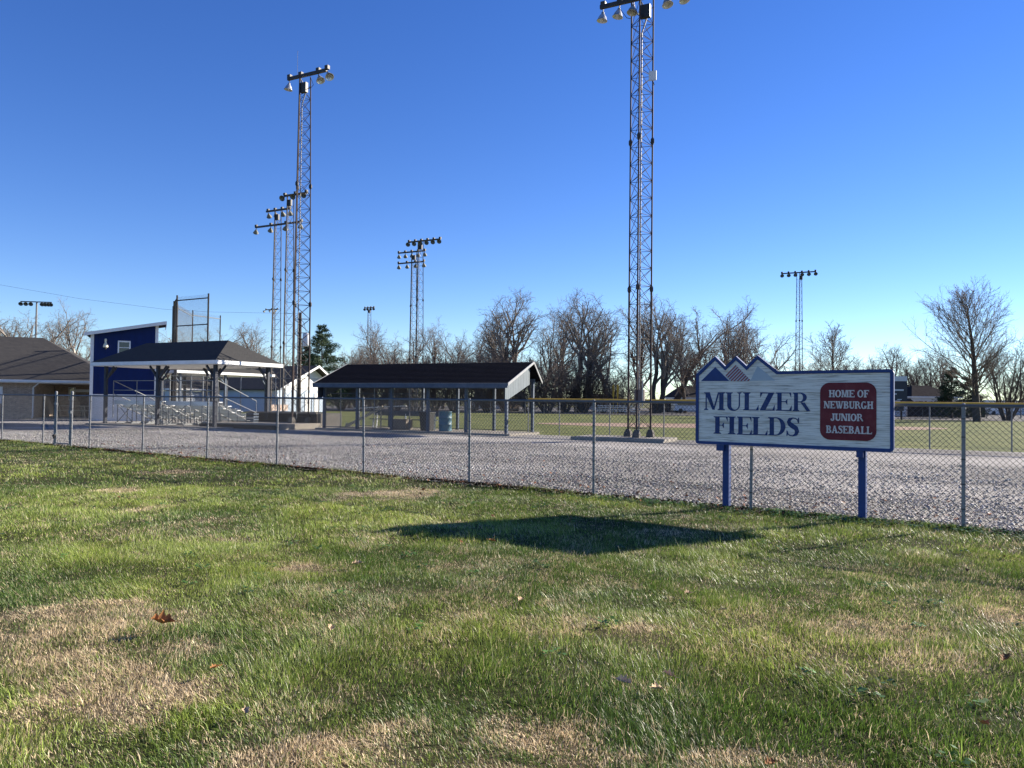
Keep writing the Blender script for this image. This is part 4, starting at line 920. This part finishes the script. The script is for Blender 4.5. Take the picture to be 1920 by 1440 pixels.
for v in (.5,2.3): MB().box(.75,.85,v,v+.1,0,3.2 if v > 1 else 2.6).build('porch_post', mat['white'], GB)
pb = at(524, 767, 78); bn2 = empty('mural_panel', (pb.x,pb.y,.2), DANG, 'small orange and cream painted panel leaning by the concession stand', 'panel')
MB().box(-.05,0,-1.2,1.2,0,.62).build('panel_board', M('mural_cream',(.62,.47,.38),.7,.3,2), bn2); MB().prism([(-.4,.1),(.2,.12),(.0,.45),(-.3,.4)], lambda y,z: (.006,y,z), lambda y,z: (.002,y,z)).build('painted_mark', mat['signred'], bn2)

# ------------------------------------------------------------------ field fence with yellow cap
FLD = empty('field_fence', (0,GA,0), math.atan2(GM,1), 'waist-high wire field fence with yellow plastic cap beyond the gravel lot', 'fence')
hy = math.hypot(1,GM); xs = [.75]+[2.06*k+2.10 for k in range(0,19)]
for X in xs: MB().tube((X*hy,0,-.1),(X*hy,0,1.52),.024,8).build('post', mat['galv'], FLD)
for a, c in zip(xs[:-1],xs[1:]):
    MB().tube((a*hy,0,.08),(c*hy,0,.08),.004,4).build('tension_wire', mat['wire'], FLD)
    k = link_panel((c-a)*hy-.05,1.42,.06,.075,.0019).build('mesh_panel', mat['wire'], FLD); k.location = (a*hy+.02,-.03,0)
    b = MB(); prf = [(-.065,1.455),(-.062,1.56),(-.035,1.605),(0,1.615),(.035,1.605),(.062,1.56),(.065,1.455)]
    b.prism(prf, lambda y,z: (a*hy+.003,y,z), lambda y,z: (c*hy-.003,y,z)); b.build('yellow_cap', mat['yellow'], FLD)
OUT = net_fence('outfield_fence', [gp(742,95),gp(800,92),gp(860,89),gp(920,86),gp(985,83)], 1.5, 'distant outfield fence with a pale yellow top rail seen through the dugout', rails=(1.0,), cell=.25, r=.003, pr=.03)
for ch in list(OUT.children):
    if ch.name.startswith('rail'): ch.data.materials.clear(); ch.data.materials.append(mat['yellow']); ch.scale = (1,1,1)
net_fence('parking_rail', [gp(1660,100),gp(1730,97),gp(1790,94),gp(1850,91),gp(1935,88)], .95, 'low wire fence along the far parking lot right of the sign', rails=(.5,1.0), cell=.3, r=.003, pr=.035, m='blacksteel', postm='rail')
net_fence('left_field_fence', [gp(1020,84),gp(1080,84),gp(1140,84),gp(1200,84),gp(1260,83),gp(1320,82)], 1.2, 'low dark wire fence across the far side of the infield', rails=(.5,1.0), cell=.3, r=.003, pr=.03, m='blacksteel', postm='rail')
for px, lb in ((1150,'thin yellow foul pole left of its twin near the thicket'),(1158,'thin yellow foul pole right of its twin near the thicket')):
    p = at(px,760,100); z = at(px,721,100).z; o = MB().tube((0,0,0),(0,0,z),.055,6).box(-.12,.12,-.01,.01,z-1.6,z-.05).build('foul_pole', mat['yellow']); o.location = (p.x,p.y,0); tag(o, lb, 'foul pole', 'yellow foul poles')

# ------------------------------------------------------------------ things far behind
def far_bleacher(px, Y, label):
    p = at(px,760,Y); t = empty('far_bleacher', (p.x,p.y,0), R(-8), label, 'bleachers', 'aluminium bleachers')
    for r in range(4): MB().box(-2.6,2.6,.5*r-.14,.5*r+.14,.35+.2*r,.42+.2*r).build('seat_plank', mat['plank'], t)
    for x in (-2.3,-.8,.8,2.3): MB().bar((x,0,0),(x,1.5,1.0),.05,.05).bar((x,1.5,0),(x,1.5,1.0),.05,.05).build('frame', mat['galv'], t)
far_bleacher(1160, 92, 'small white bleachers beyond the infield left of the tower pad')
sb = at(1662, 745, 78); SB = empty('scoreboard', (sb.x,sb.y,0), R(-20), 'dark blue scoreboard with pale grey header half hidden behind the sign', 'scoreboard')
MB().box(-1.9,1.9,0,.25,1.95,3.9).build('panel', mat['board'], SB); MB().box(-1.9,1.9,-.02,.25,3.9,4.4).build('header', mat['greywall'], SB)
MB().box(-1.2,1.6,0,.2,.9,1.85).build('lower_panel', mat['board'], SB)
for x in (-1.5,1.4): MB().box(x-.08,x+.08,.25,.4,0,4.2).build('post', mat['steel'], SB)
for (x,z,w_,h_) in ((.25,3.55,.25,.5),(.2,3.05,.5,.12),(1.15,3.0,.85,.16),(.7,2.6,.5,.12),(.3,2.5,.22,.4),(.25,2.05,.5,.1),(1.2,2.05,.4,.08),(-.8,3.3,.6,.4),(-.8,2.5,.6,.4)):
    MB().box(x-w_/2,x+w_/2,-.02,-.002,z-h_/2,z+h_/2).build('digit_panel', mat['greywall'] if h_ < .2 else mat['dark'], SB)
def house(px0, px1, Y, eave, ridge, label, roofm, wallm, rz=0, wins=2):
    a = at(px0,760,Y); b_ = at(px1,760,Y); w = (b_-a).length; t = empty('house', ((a.x+b_.x)/2,Y,0), rz, label, 'house', 'houses beyond the field')
    ze = at(px0,eave,Y).z; zr3 = at(px0,ridge,Y).z
    wl_ = MB().box(-w/2+.4,w/2-.4,0,8,-.5,ze-.1).build('wall', wallm, t)
    hip_roof(t,-w/2,w/2,-.5,8.5,ze,zr3,-w*.16,w*.16,4,roofm,mat['white'])
    for k in range(wins):
        x = -w/2+w*(k+.7)/(wins+.4); f = MB().box(x-.55,x+.55,-.06,-.002,.8,1.9).build('window', mat['white'], t); MB().box(x-.45,x+.45,-.08,-.061,.9,1.8).build('pane', mat['glass'], f)
rs = M('house_roof_grey',(.06,.057,.057),.95,.2,2,spec=.0); rs2 = M('house_roof_brown',(.05,.045,.042),.95,.2,2,spec=.0)
house(1262,1330,125,745,722,'pale house with grey roof between the tower and the sign',rs,mat['vanwhite'])
house(1706,1802,104,743,721,'low house with rounded grey hip roof right of the scoreboard',rs2,mat['greywall'],0,1)
house(1095,1172,150,747,738,'distant white house low between the thicket and the tower',rs,mat['white'])
house(880,960,140,748,734,'dark roofed house beyond the dugout right end',mat['shingle2'],mat['greywall'])
fnc = at(1770,750,99); t = empty('privacy_fence', (fnc.x,fnc.y,0), 0, 'dark board privacy fence below the rounded roof house', 'fence')
for k in range(40): MB().box(-4.7+.25*k,-4.7+.25*k+.235,0,.03,0,2.0+random.uniform(-.05,.05)).build('fence_board', mat['darkwood'], t)
fnc = at(1250,750,118); t = empty('privacy_fence', (fnc.x,fnc.y,0), 0, 'dark board privacy fence beside the tower base near the pale house', 'fence')
for k in range(18): MB().box(-2.2+.25*k,-2.2+.25*k+.235,0,.03,0,1.9+random.uniform(-.05,.05)).build('fence_board', mat['darkwood'], t)
ws = at(1706,750,100); t = empty('garden_shed', (ws.x,ws.y,0), 0, 'small white shed beside the scoreboard', 'shed')
MB().box(-.5,.5,0,1.2,0,1.9).build('wall', mat['white'], t); MB().prism([(-.6,1.88),(.6,1.88),(0,2.35)], lambda x,z: (x,-.1,z), lambda x,z: (x,1.3,z)).build('roof', mat['shingle2'], t)
wb = at(1900,758,135); t = empty('long_white_building', (wb.x,wb.y,0), 0, 'long low pale building at right edge behind the bushy tree', 'building')
MB().box(-7,14,0,10,-.5,2.2).build('wall', mat['greywall'], t); MB().box(-7.3,14.3,-.3,10.3,2.2,2.5).build('roof', mat['greywall'], t)
lp = at(1914,760,100); o = MB().tube((0,0,0),(0,0,at(1914,676,100).z),.09,8,.06).box(-.02,.7,-.05,.05,at(1914,676,100).z-.1,at(1914,676,100).z).build('lamp_post', mat['galv']); o.location = (lp.x,lp.y,0); tag(o,'thin grey lamp post at the right edge','lamp post')
def vehicle(px, Y, label, L=4.8, hgt=1.9, cat='van', col=None):
    p = at(px,760,Y); t = empty('parked_van', (p.x,p.y,0), R(4), label, cat); h = hgt
    body = MB().prism([(-L/2,.35),(L/2,.35),(L/2,.95),(L/2-.9,1.1),(L/2-1.5,h),(-L/2+.05,h),(-L/2,h-.15)], lambda x,z: (x,-.9,z), lambda x,z: (x,.9,z)).build('body', col or mat['vanwhite'], t)
    MB().prism([(-L/2+.4,1.15),(L/2-1.1,1.15),(L/2-1.55,h-.15),(-L/2+.4,h-.15)], lambda x,z: (x,-.92,z), lambda x,z: (x,-.901,z)).build('window', mat['glass'], t)
    for x in (-L/2+.85,L/2-.85):
        for y in (-.82,.82): b2 = MB().lathe((x,y-.1,.33),[(.001,0),(.33,0),(.33,.2),(.001,.2)],14,(0,1,0)).build('wheel', mat['dark'], t)
vehicle(1293,108,'white van parked in the far lot beside the sign left edge')
vehicle(1872,128,'white van parked behind the yellow capped fence at right',4.6,1.8)
# overhead wire
pts = [at(-60,524,62), at(0,534,62), at(150,560,62), at(310,580,62), at(400,585,62), at(560,588,60)]
b = MB(); b.path(pts,.009,4); o = b.build('overhead_wire', mat['dark']); tag(o,'thin overhead wire sagging across the sky at left','wire')

# ------------------------------------------------------------------ trees
def rot_about(v, ax, a): return Matrix.Rotation(a,3,ax) @ v
class TreeGen:
    def __init__(s, seed, P):
        s.r = random.Random(seed); s.P = P; s.trunk = [[],[]]; s.crown = [[],[]]; s.maxz = 0
    def tube(s, buf, pts, rads, n):
        V, Fq = buf; prev = None
        d0 = (pts[1]-pts[0]).normalized(); a = d0.orthogonal().normalized()
        for i, (p, rr) in enumerate(zip(pts, rads)):
            d = (pts[min(i+1,len(pts)-1)]-pts[max(i-1,0)]).normalized(); a = (a - d*a.dot(d)).normalized(); b_ = d.cross(a); base = len(V)
            for k in range(n):
                t = 2*math.pi*k/n; V.append(p + a*(rr*math.cos(t)) + b_*(rr*math.sin(t)))
            if prev is not None: Fq += [(prev+k, prev+(k+1) % n, base+(k+1) % n, base+k) for k in range(n)]
            prev = base
    def branch(s, p, d, L, r, lev):
        P = s.P; rnd = s.r; nseg = P['seg'][lev]; pts = [p.copy()]; rads = [r]; cur = p.copy(); dd = d.copy(); tip = r*P['tip'][lev]
        kids = []
        for i in range(nseg):
            w = P['wander'][lev]; dd = (dd + Vector((rnd.gauss(0,w),rnd.gauss(0,w),rnd.gauss(0,w))) + Vector((0,0,P['up'][lev]))).normalized()
            cur = cur + dd*(L/nseg); pts.append(cur.copy()); f = (i+1)/nseg; rads.append(r+(tip-r)*f); kids.append((cur.copy(), dd.copy(), f, rads[-1]))
        s.maxz = max(s.maxz, cur.z)
        s.tube(s.trunk if lev == 0 else s.crown, pts, rads, P['sides'][lev])
        if lev+1 >= len(P['seg']): return
        nk = P['kids'][lev]; nk = max(1, int(round(nk*rnd.uniform(.8,1.2)))); ph = rnd.uniform(0,6.28)
        for k in range(nk):
            f = P['start'][lev] + (1-P['start'][lev])*((k+rnd.random())/nk); x = f*nseg; i = min(nseg-1,int(x)); fr = x-i
            q = pts[i].lerp(pts[i+1],fr); rr = rads[i]+(rads[i+1]-rads[i])*fr; bd = (pts[i+1]-pts[i]).normalized()
            ph += 2.4+rnd.uniform(-.5,.5); ax = bd.orthogonal().normalized(); ax = rot_about(ax, bd, ph); an = R(P['ang'][lev]*rnd.uniform(.7,1.3))
            if lev == 0 and 'angtop' in P: an = R(P['ang'][0]*(1-f)+P['angtop']*f)*rnd.uniform(.85,1.15)
            nd = rot_about(bd, ax, an); LL_ = L*P['len'][lev]*rnd.uniform(.7,1.2)
            if lev == 0 and P.get('shape') == 'oval': LL_ *= (1.15-abs(f-.45)*1.35)
            elif lev >= 1: LL_ *= (1.15-.55*f)
            s.branch(q, nd, LL_, max(P['minr'][lev+1], min(rr*.85, rr*P['rad'][lev])), lev+1)
    def make(s, name):
        out = []
        for nm, (V, Fq) in (('trunk', s.trunk), ('crown', s.crown)):
            if not V: out.append(None); continue
            out.append(np_mesh(name+'_'+nm, np.array([tuple(v) for v in V]), np.array(Fq), 4) if len(set(len(f) for f in Fq)) == 1 else None)
        return out
base = dict(seg=[6,6,5,4,3],tip=[.55,.3,.3,.35,.5],wander=[.05,.14,.2,.24,.28],up=[.05,.10,.07,.04,.02],sides=[8,5,4,3,3],kids=[9,8,8,7],start=[.32,.25,.15,.1],ang=[48,42,42,40],len=[.62,.55,.5,.5],rad=[.62,.6,.5,.5],minr=[.1,.085,.034,.0165,.0105])
def build_kind(name, seed, over, bark, twig, stems=1):
    P = dict(base); P.update(over); g = TreeGen(seed, P); rn = random.Random(seed+5)
    for k in range(stems):
        a = 2*math.pi*k/stems+rn.uniform(-.3,.3); sp = P.get('splay',0)*rn.uniform(.5,1.2) if stems > 1 else 0
        g.branch(Vector((math.cos(a)*.25*(stems > 1),math.sin(a)*.25*(stems > 1),-.2)), Vector((math.cos(a)*sp,math.sin(a)*sp,1)).normalized(), P['h']*rn.uniform(.75,1.15) if stems > 1 else P['h'], P['r'], 0)
    tm, cm = g.make(name); tm.materials.append(mat[bark]); cm.materials.append(mat[twig]); return tm, cm, g.maxz
K = dict(
    spread=build_kind('spread', 3, dict(h=9,r=.42,kids=[9,8,8,7],start=[.35,.2,.15,.1],ang=[46,42,42,40],angtop=22,len=[.85,.55,.5,.5]), 'bark2','twig2'),
    tall=build_kind('tall', 8, dict(h=12,r=.40,kids=[12,9,7,5],start=[.24,.2,.15,.1],ang=[44,38,40,40],angtop=20,len=[.52,.55,.5,.5]), 'bark','twig'),
    fork=build_kind('fork', 21, dict(h=7,r=.36,splay=.34,kids=[6,7,7,5],start=[.45,.2,.15,.1],ang=[35,40,42,40],angtop=16,len=[.8,.55,.5,.5],wander=[.10,.16,.2,.24,.28]), 'bark2','twig2', 3),
    gnarl=build_kind('gnarl', 5, dict(h=8,r=.34,kids=[7,8,7,5],start=[.35,.25,.2,.1],ang=[50,45,45,40],angtop=25,len=[.9,.55,.5,.45],wander=[.12,.22,.28,.3,.3],up=[.05,.14,.06,.03,.02]), 'bark2','twig2'),
    oval=build_kind('oval', 13, dict(h=12.6,r=.40,shape='oval',seg=[9,7,5,4],tip=[.12,.25,.3,.4],kids=[64,12,7],start=[.20,.12,.1],ang=[66,32,36],angtop=26,len=[.50,.40,.45],rad=[.28,.5,.5],minr=[.1,.034,.017,.012],wander=[.025,.07,.14,.2],up=[.02,.05,.03,.02],sides=[10,4,3,3]), 'bark2','twig'),
    young=build_kind('young', 17, dict(h=9.0,r=.2,shape='oval',seg=[8,6,5,4],tip=[.12,.25,.3,.4],kids=[32,9,6],start=[.25,.15,.1],ang=[62,36,36],angtop=26,len=[.42,.45,.45],rad=[.35,.5,.5],minr=[.1,.03,.017,.012],wander=[.03,.10,.16,.2],up=[.02,.05,.03,.02],sides=[8,4,3,3]), 'bark','twig2'),
    shrub=build_kind('shrub', 29, dict(h=5.2,r=.10,splay=.5,seg=[5,5,4,3],tip=[.3,.3,.3,.4],kids=[8,7,5],start=[.05,.1,.1],ang=[36,40,42],len=[.52,.5,.5],rad=[.5,.5,.5],minr=[.05,.03,.019,.0135],wander=[.08,.14,.2,.25],up=[.06,.06,.04,.02],sides=[4,3,3,3]), 'twig','thicket', 13),
    vase=build_kind('vase', 31, dict(h=6.5,r=.13,splay=.38,seg=[6,5,4,3],tip=[.3,.3,.3,.4],kids=[10,9,5],start=[.2,.15,.1],ang=[26,32,36],len=[.45,.5,.5],rad=[.5,.5,.5],minr=[.05,.03,.018,.013],wander=[.05,.10,.16,.2],up=[.05,.05,.04,.02],sides=[5,3,3,3]), 'bark2','twig', 9),
    syc=build_kind('syc', 37, dict(h=11,r=.36,kids=[10,8,7,5],start=[.30,.2,.15,.1],ang=[50,40,40,40],angtop=22,len=[.55,.55,.5,.5]), 'syc','twig2'),
)
KN = {}
def tree(kind, px, ytop, Y, label, group='bare trees along the field edge', name='bare_tree', sxy=1.0, rz=None, lean=0):
    tm, cm, mz = K[kind]; p = at(px, 760, Y); h = at(px, ytop-6, Y).z; s = h/mz*1.03
    t = empty(name, (p.x,p.y,0), random.uniform(0,6.28) if rz is None else rz, label, 'shrub' if 'shrub' in name else 'tree', group)
    t.scale = (s*sxy,s*sxy,s)
    if lean: t.rotation_euler = (0,lean,0)
    mesh_obj('trunk', tm, None, t); mesh_obj('crown', cm, None, t); return t
tree('tall',12,600,112,'bare tree at the left edge behind the brown roof',sxy=1.2)
tree('gnarl',62,572,105,'gnarled bare tree behind the floodlight pole at far left',sxy=1.25)
tree('tall',100,604,118,'bare tree right of the floodlight pole at far left')
tree('syc',142,570,110,'pale barked bare sycamore left of the blue press box','bare trees along the field edge',sxy=1.05)
tree('spread',185,625,120,'bare tree just behind the left corner of the press box')
tree('gnarl',345,610,112,'gnarled bare tree seen through the backstop screen',sxy=1.2)
tree('tall',318,640,120,'low bare tree between the press box and the backstop')
tree('spread',448,606,115,'rounded bare tree right of the backstop')
tree('tall',484,614,125,'bare tree just left of the lattice tower group')
tree('shrub',400,660,110,'brown bare shrub behind the backstop wing','bare shrubs at the field edge','bare_shrub')
tree('shrub',520,660,112,'brown bare shrub behind the left tower group','bare shrubs at the field edge','bare_shrub')
tree('tall',655,652,125,'low bare tree immediately right of the dark evergreen')
tree('tall',692,612,118,'bare tree directly behind the small distant floodlight tower')
tree('spread',735,606,112,'dense bare tree left of the paired floodlight towers',sxy=1.1)
tree('tall',812,620,120,'bare tree right of the paired floodlight towers')
tree('spread',858,604,116,'bare tree above the middle of the dugout roof')
tree('tall',895,622,120,'slim bare tree left of the widest crowned tree',sxy=.9)
tree('fork',962,550,112,'wide crowned bare tree above the dugout right end',sxy=1.1,rz=2.0)
tree('spread',1020,572,118,'bare tree between the two tallest crowns')
tree('fork',1088,545,108,'tallest bare tree with forking limbs left of the right tower',sxy=1.05)
tree('gnarl',1150,578,116,'bare tree just left of the right tower')
tree('fork',1232,556,106,'dark multi trunk bare tree right of the right tower',sxy=.9)
tree('tall',1285,590,112,'slim bare tree between the right tower and the sign',sxy=.9)
tree('spread',1335,602,116,'bare tree above the sign left peak',sxy=.95)
tree('fork',1395,582,110,'bare tree above the sign middle peak',sxy=.9)
tree('gnarl',1452,618,100,'leaning bare tree left of the lone floodlight tower',sxy=.8)
tree('young',1566,612,82,'young bare tree with one straight leader above the sign','bare trees along the field edge',sxy=1.25)
tree('vase',1608,664,95,'low bushy bare tree above the sign between the young tree and scoreboard',sxy=1.2)
tree('spread',1642,660,135,'distant rounded bare tree above the sign right half')
tree('tall',1684,648,130,'distant upright bare tree above the scoreboard',sxy=1.15)
tree('vase',1735,652,128,'vase shaped bare tree over the rounded roof house',sxy=1.1)
tree('oval',1832,530,74,'large lone bare tree with straight trunk and oval crown at right','bare trees along the field edge',sxy=1.02,rz=1.1)
for px_, yt_, Y_, kd_, lb_ in ((770,618,126,'tall','bare tree showing between the paired floodlight towers'),
        (925,592,126,'tall','bare tree filling the gap left of the wide crowned tree'),(1050,572,124,'tall','bare tree leaning into the tallest crown from the left'),(1195,580,126,'tall','bare tree directly behind the right tower'),(1310,612,126,'spread','low bare tree touching the left end of the sign'),(675,640,130,'spread','low bare tree left of the small distant floodlight tower'),(1490,664,135,'spread','low distant bare tree at the foot of the lone floodlight tower'),(1262,572,120,'gnarl','twisting bare tree right of the dark multi trunk tree'),
        (1365,600,124,'tall','bare tree between the left and middle sign peaks'),(1425,612,122,'tall','bare tree above the sign right peak'),(1530,655,130,'spread','low distant bare tree right of the lone floodlight tower'),
        (1710,664,140,'spread','small distant bare tree right of the upright one over the scoreboard'),(1765,668,135,'tall','small distant bare tree left of the layered evergreen'),(30,612,125,'spread','bare tree second from the left edge'),(830,630,128,'gnarl','twisting bare tree behind the middle of the dugout roof')):
    tree(kd_,px_,yt_,Y_,lb_,sxy=random.uniform(1.0,1.2))
tree('vase',1888,632,82,'many stemmed bushy bare tree right of the large lone tree',sxy=1.15)
sh = [(640,676),(672,662),(705,652),(742,652),(778,660),(815,668),(850,664),(885,660),(915,655),(950,650),(990,660),(1025,668),(1060,670),(1095,662),(1130,672),(1165,690)]
wh = ['right of the evergreen','left of the small floodlight tower','right of the small floodlight tower','left of the paired towers','behind the paired towers','right of the paired towers','above the dugout roof middle','above the dugout roof right part','near the dugout right gable','behind the wide crowned tree','just right of the wide crowned tree','right of the dugout gable peak','left of the tallest tree','under the tallest tree','right of the tallest tree','by the yellow foul poles']
for (px,yt),w_ in zip(sh,wh): tree('shrub',px,yt,102+random.uniform(-4,5),'brown bare shrub '+w_,'bare shrubs at the field edge','bare_shrub',sxy=random.uniform(1.05,1.3))
# distant wood on the horizon
tm, cm, mz = K['shrub']; V0 = np.empty(len(cm.vertices)*3, np.float32); cm.vertices.foreach_get('co', V0); V0 = V0.reshape(-1,3)
F0 = np.empty(len(cm.loops), np.int32); cm.loops.foreach_get('vertex_index', F0); F0 = F0.reshape(-1,4)
sel = F0[(np.arange(len(F0)) % 14) == 0]; uq, inv = np.unique(sel, return_inverse=True); V0 = V0[uq]; sel = inv.reshape(-1,4); VV = []; FF = []; off = 0
for k in range(34):
    a = R(-42 + 84*k/33); Yd = 230+random.uniform(-15,25); s = random.uniform(.9,1.35); an = random.uniform(0,6.28)
    W_ = V0*np.array([[s*2.2,s*2.2,s]]); W_ = np.stack([W_[:,0]*math.cos(an)-W_[:,1]*math.sin(an)+Yd*math.tan(a), W_[:,0]*math.sin(an)+W_[:,1]*math.cos(an)+Yd, W_[:,2]*(.8)], 1)
    VV.append(W_); FF.append(sel+off); off += len(W_)
fw = mesh_obj('far_wood', np_mesh('far_wood', np.concatenate(VV), np.concatenate(FF), 4), mat['thicket']); tag(fw,'low hazy band of distant bare woodland along the horizon','woodland',kind='stuff')

# conifers
def conifer(px, ytop, Y, wid, label, seed, nw, m, droop=-.1):
    rn = random.Random(seed); p = at(px,760,Y); h = at(px,ytop,Y).z; t = empty('evergreen_tree', (p.x,p.y,0), 0, label, 'tree', 'evergreen trees')
    MB().tube((0,0,0),(0,0,h*.97),.17,8,.03).build('trunk', mat['bark2'], t)
    V = []; Fc = []; lim = MB()
    for k in range(nw):
        f = .10+.9*k/nw; z = h*f; L0 = wid*((1-f)**.75)*(.75+.4*rn.random())+.15
        for j in range(6):
            a = rn.uniform(0,6.28); L = L0*rn.uniform(.6,1.15); d = Vector((math.cos(a),math.sin(a),droop+.35*f+rn.uniform(-.08,.12))).normalized(); st = Vector((0,0,z+rn.uniform(-.35,.35)))
            lim.tube(st, st+d*L, .022, 3, .008, cap=False)
            nt_ = int(22+L*44)
            for i in range(nt_):
                u = rn.uniform(.25,1.03); c = st + d*(L*u) + Vector((rn.gauss(0,.12),rn.gauss(0,.12),rn.gauss(0,.11)))*(.6+.5*L)
                n1 = (d + Vector((rn.gauss(0,.6),rn.gauss(0,.6),rn.gauss(.1,.45)))).normalized(); sd = n1.orthogonal().normalized(); sd = rot_about(sd,n1,rn.uniform(0,6.28)); ln = rn.uniform(.16,.34); b0 = len(V)
                V += [c-sd*.045, c+sd*.045, c+n1*ln]; Fc.append((b0,b0+1,b0+2))
    lim.build('limbs', mat['bark2'], t)
    mesh_obj('crown', np_mesh('crown', np.array([tuple(v) for v in V]), np.array(Fc), 3), mat[m], t)
conifer(602,612,98,4.6,'dark bushy evergreen behind the concession stand',3,30,'needle2')
conifer(570,640,100,3.2,'dark evergreen half hidden by the left rusty tower',5,24,'needle')
conifer(488,668,102,2.4,'small dark evergreen left of the lattice tower group',6,18,'needle')
conifer(1784,690,92,2.4,'dark layered evergreen left of the large lone tree',9,17,'needle',-.15)
conifer(1815,706,96,2.2,'low dark evergreen directly behind the large lone trunk',10,14,'needle',-.15)

# ------------------------------------------------------------------ fallen leaves on the lawn
def leaf(px, py, s, label, m='leaf', curl=.5, rz=0):
    p = ground(px,py); nb = 7; V = []; Fc = []
    prof = [(-1,.05),(-.7,.45),(-.45,.30),(-.15,.75),(.1,.42),(.4,.62),(.65,.25),(1,.02)]
    for i,(x,w) in enumerate(prof):
        for j in (-1,-.4,.4,1):
            V.append((x*s, j*w*s, s*(curl*abs(j)**1.5*w*1.3 + .35*curl*x*x + .06*math.sin(5*x+3*j))+.004))
    for i in range(len(prof)-1):
        for j in range(3): Fc.append((i*4+j,i*4+j+1,(i+1)*4+j+1,(i+1)*4+j))
    b = MB().add(V,Fc).tube((s*.95,0,s*.35*curl),(s*1.5,.05*s,s*.6*curl),.002,4)
    o = b.build('fallen_leaf', mat[m]); o.location = (p.x,p.y,.035); o.rotation_euler = (random.uniform(-.3,.3),random.uniform(-.3,.3),rz); return tag(o,label,'leaf','fallen leaves on the lawn')
leaf(304,1184,.072,'large curled orange brown leaf on the dead grass patch at lower left','leaf',.9,.3).location.z = .05
for q in ((403,1266,.03,'small dark brown leaf right of the lowest left dead patch','leaf'),(462,1350,.03,'pale twisted leaf below the left dead patch','paleleaf'),(975,1135,.035,'pale curled leaf in the middle of the lawn','paleleaf'),
          (1168,1293,.045,'pale leaf, left of a pair at lower right of centre','paleleaf'),(1232,1308,.045,'pale leaf, right of a pair at lower right of centre','paleleaf'),(1254,1280,.035,'small pale leaf above the pair right of centre','paleleaf'),
          (1888,1248,.045,'dark brown upright leaf near the right edge','leaf'),(1845,1375,.04,'brown leaf at the lower right corner of the lawn','leaf'),(1355,1155,.03,'tiny pale leaf below the sign shadow right end','paleleaf'),
          (930,1102,.03,'tiny pale leaf below the sign shadow left part','paleleaf'),(922,1022,.045,'brown leaf at the lower edge of the sign shadow','leaf'),(670,1066,.05,'thin pale twig-like leaf left of centre lawn','paleleaf'),(1290,1122,.035,'pale leaf on the lawn right of centre','paleleaf'),
          (620,1190,.035,'pale leaf right of the orange leaf','paleleaf'),(1445,1450,.03,'brown leaf at the bottom edge','leaf')):
    leaf(q[0],q[1],q[2],q[3],q[4],.7,random.uniform(0,6))
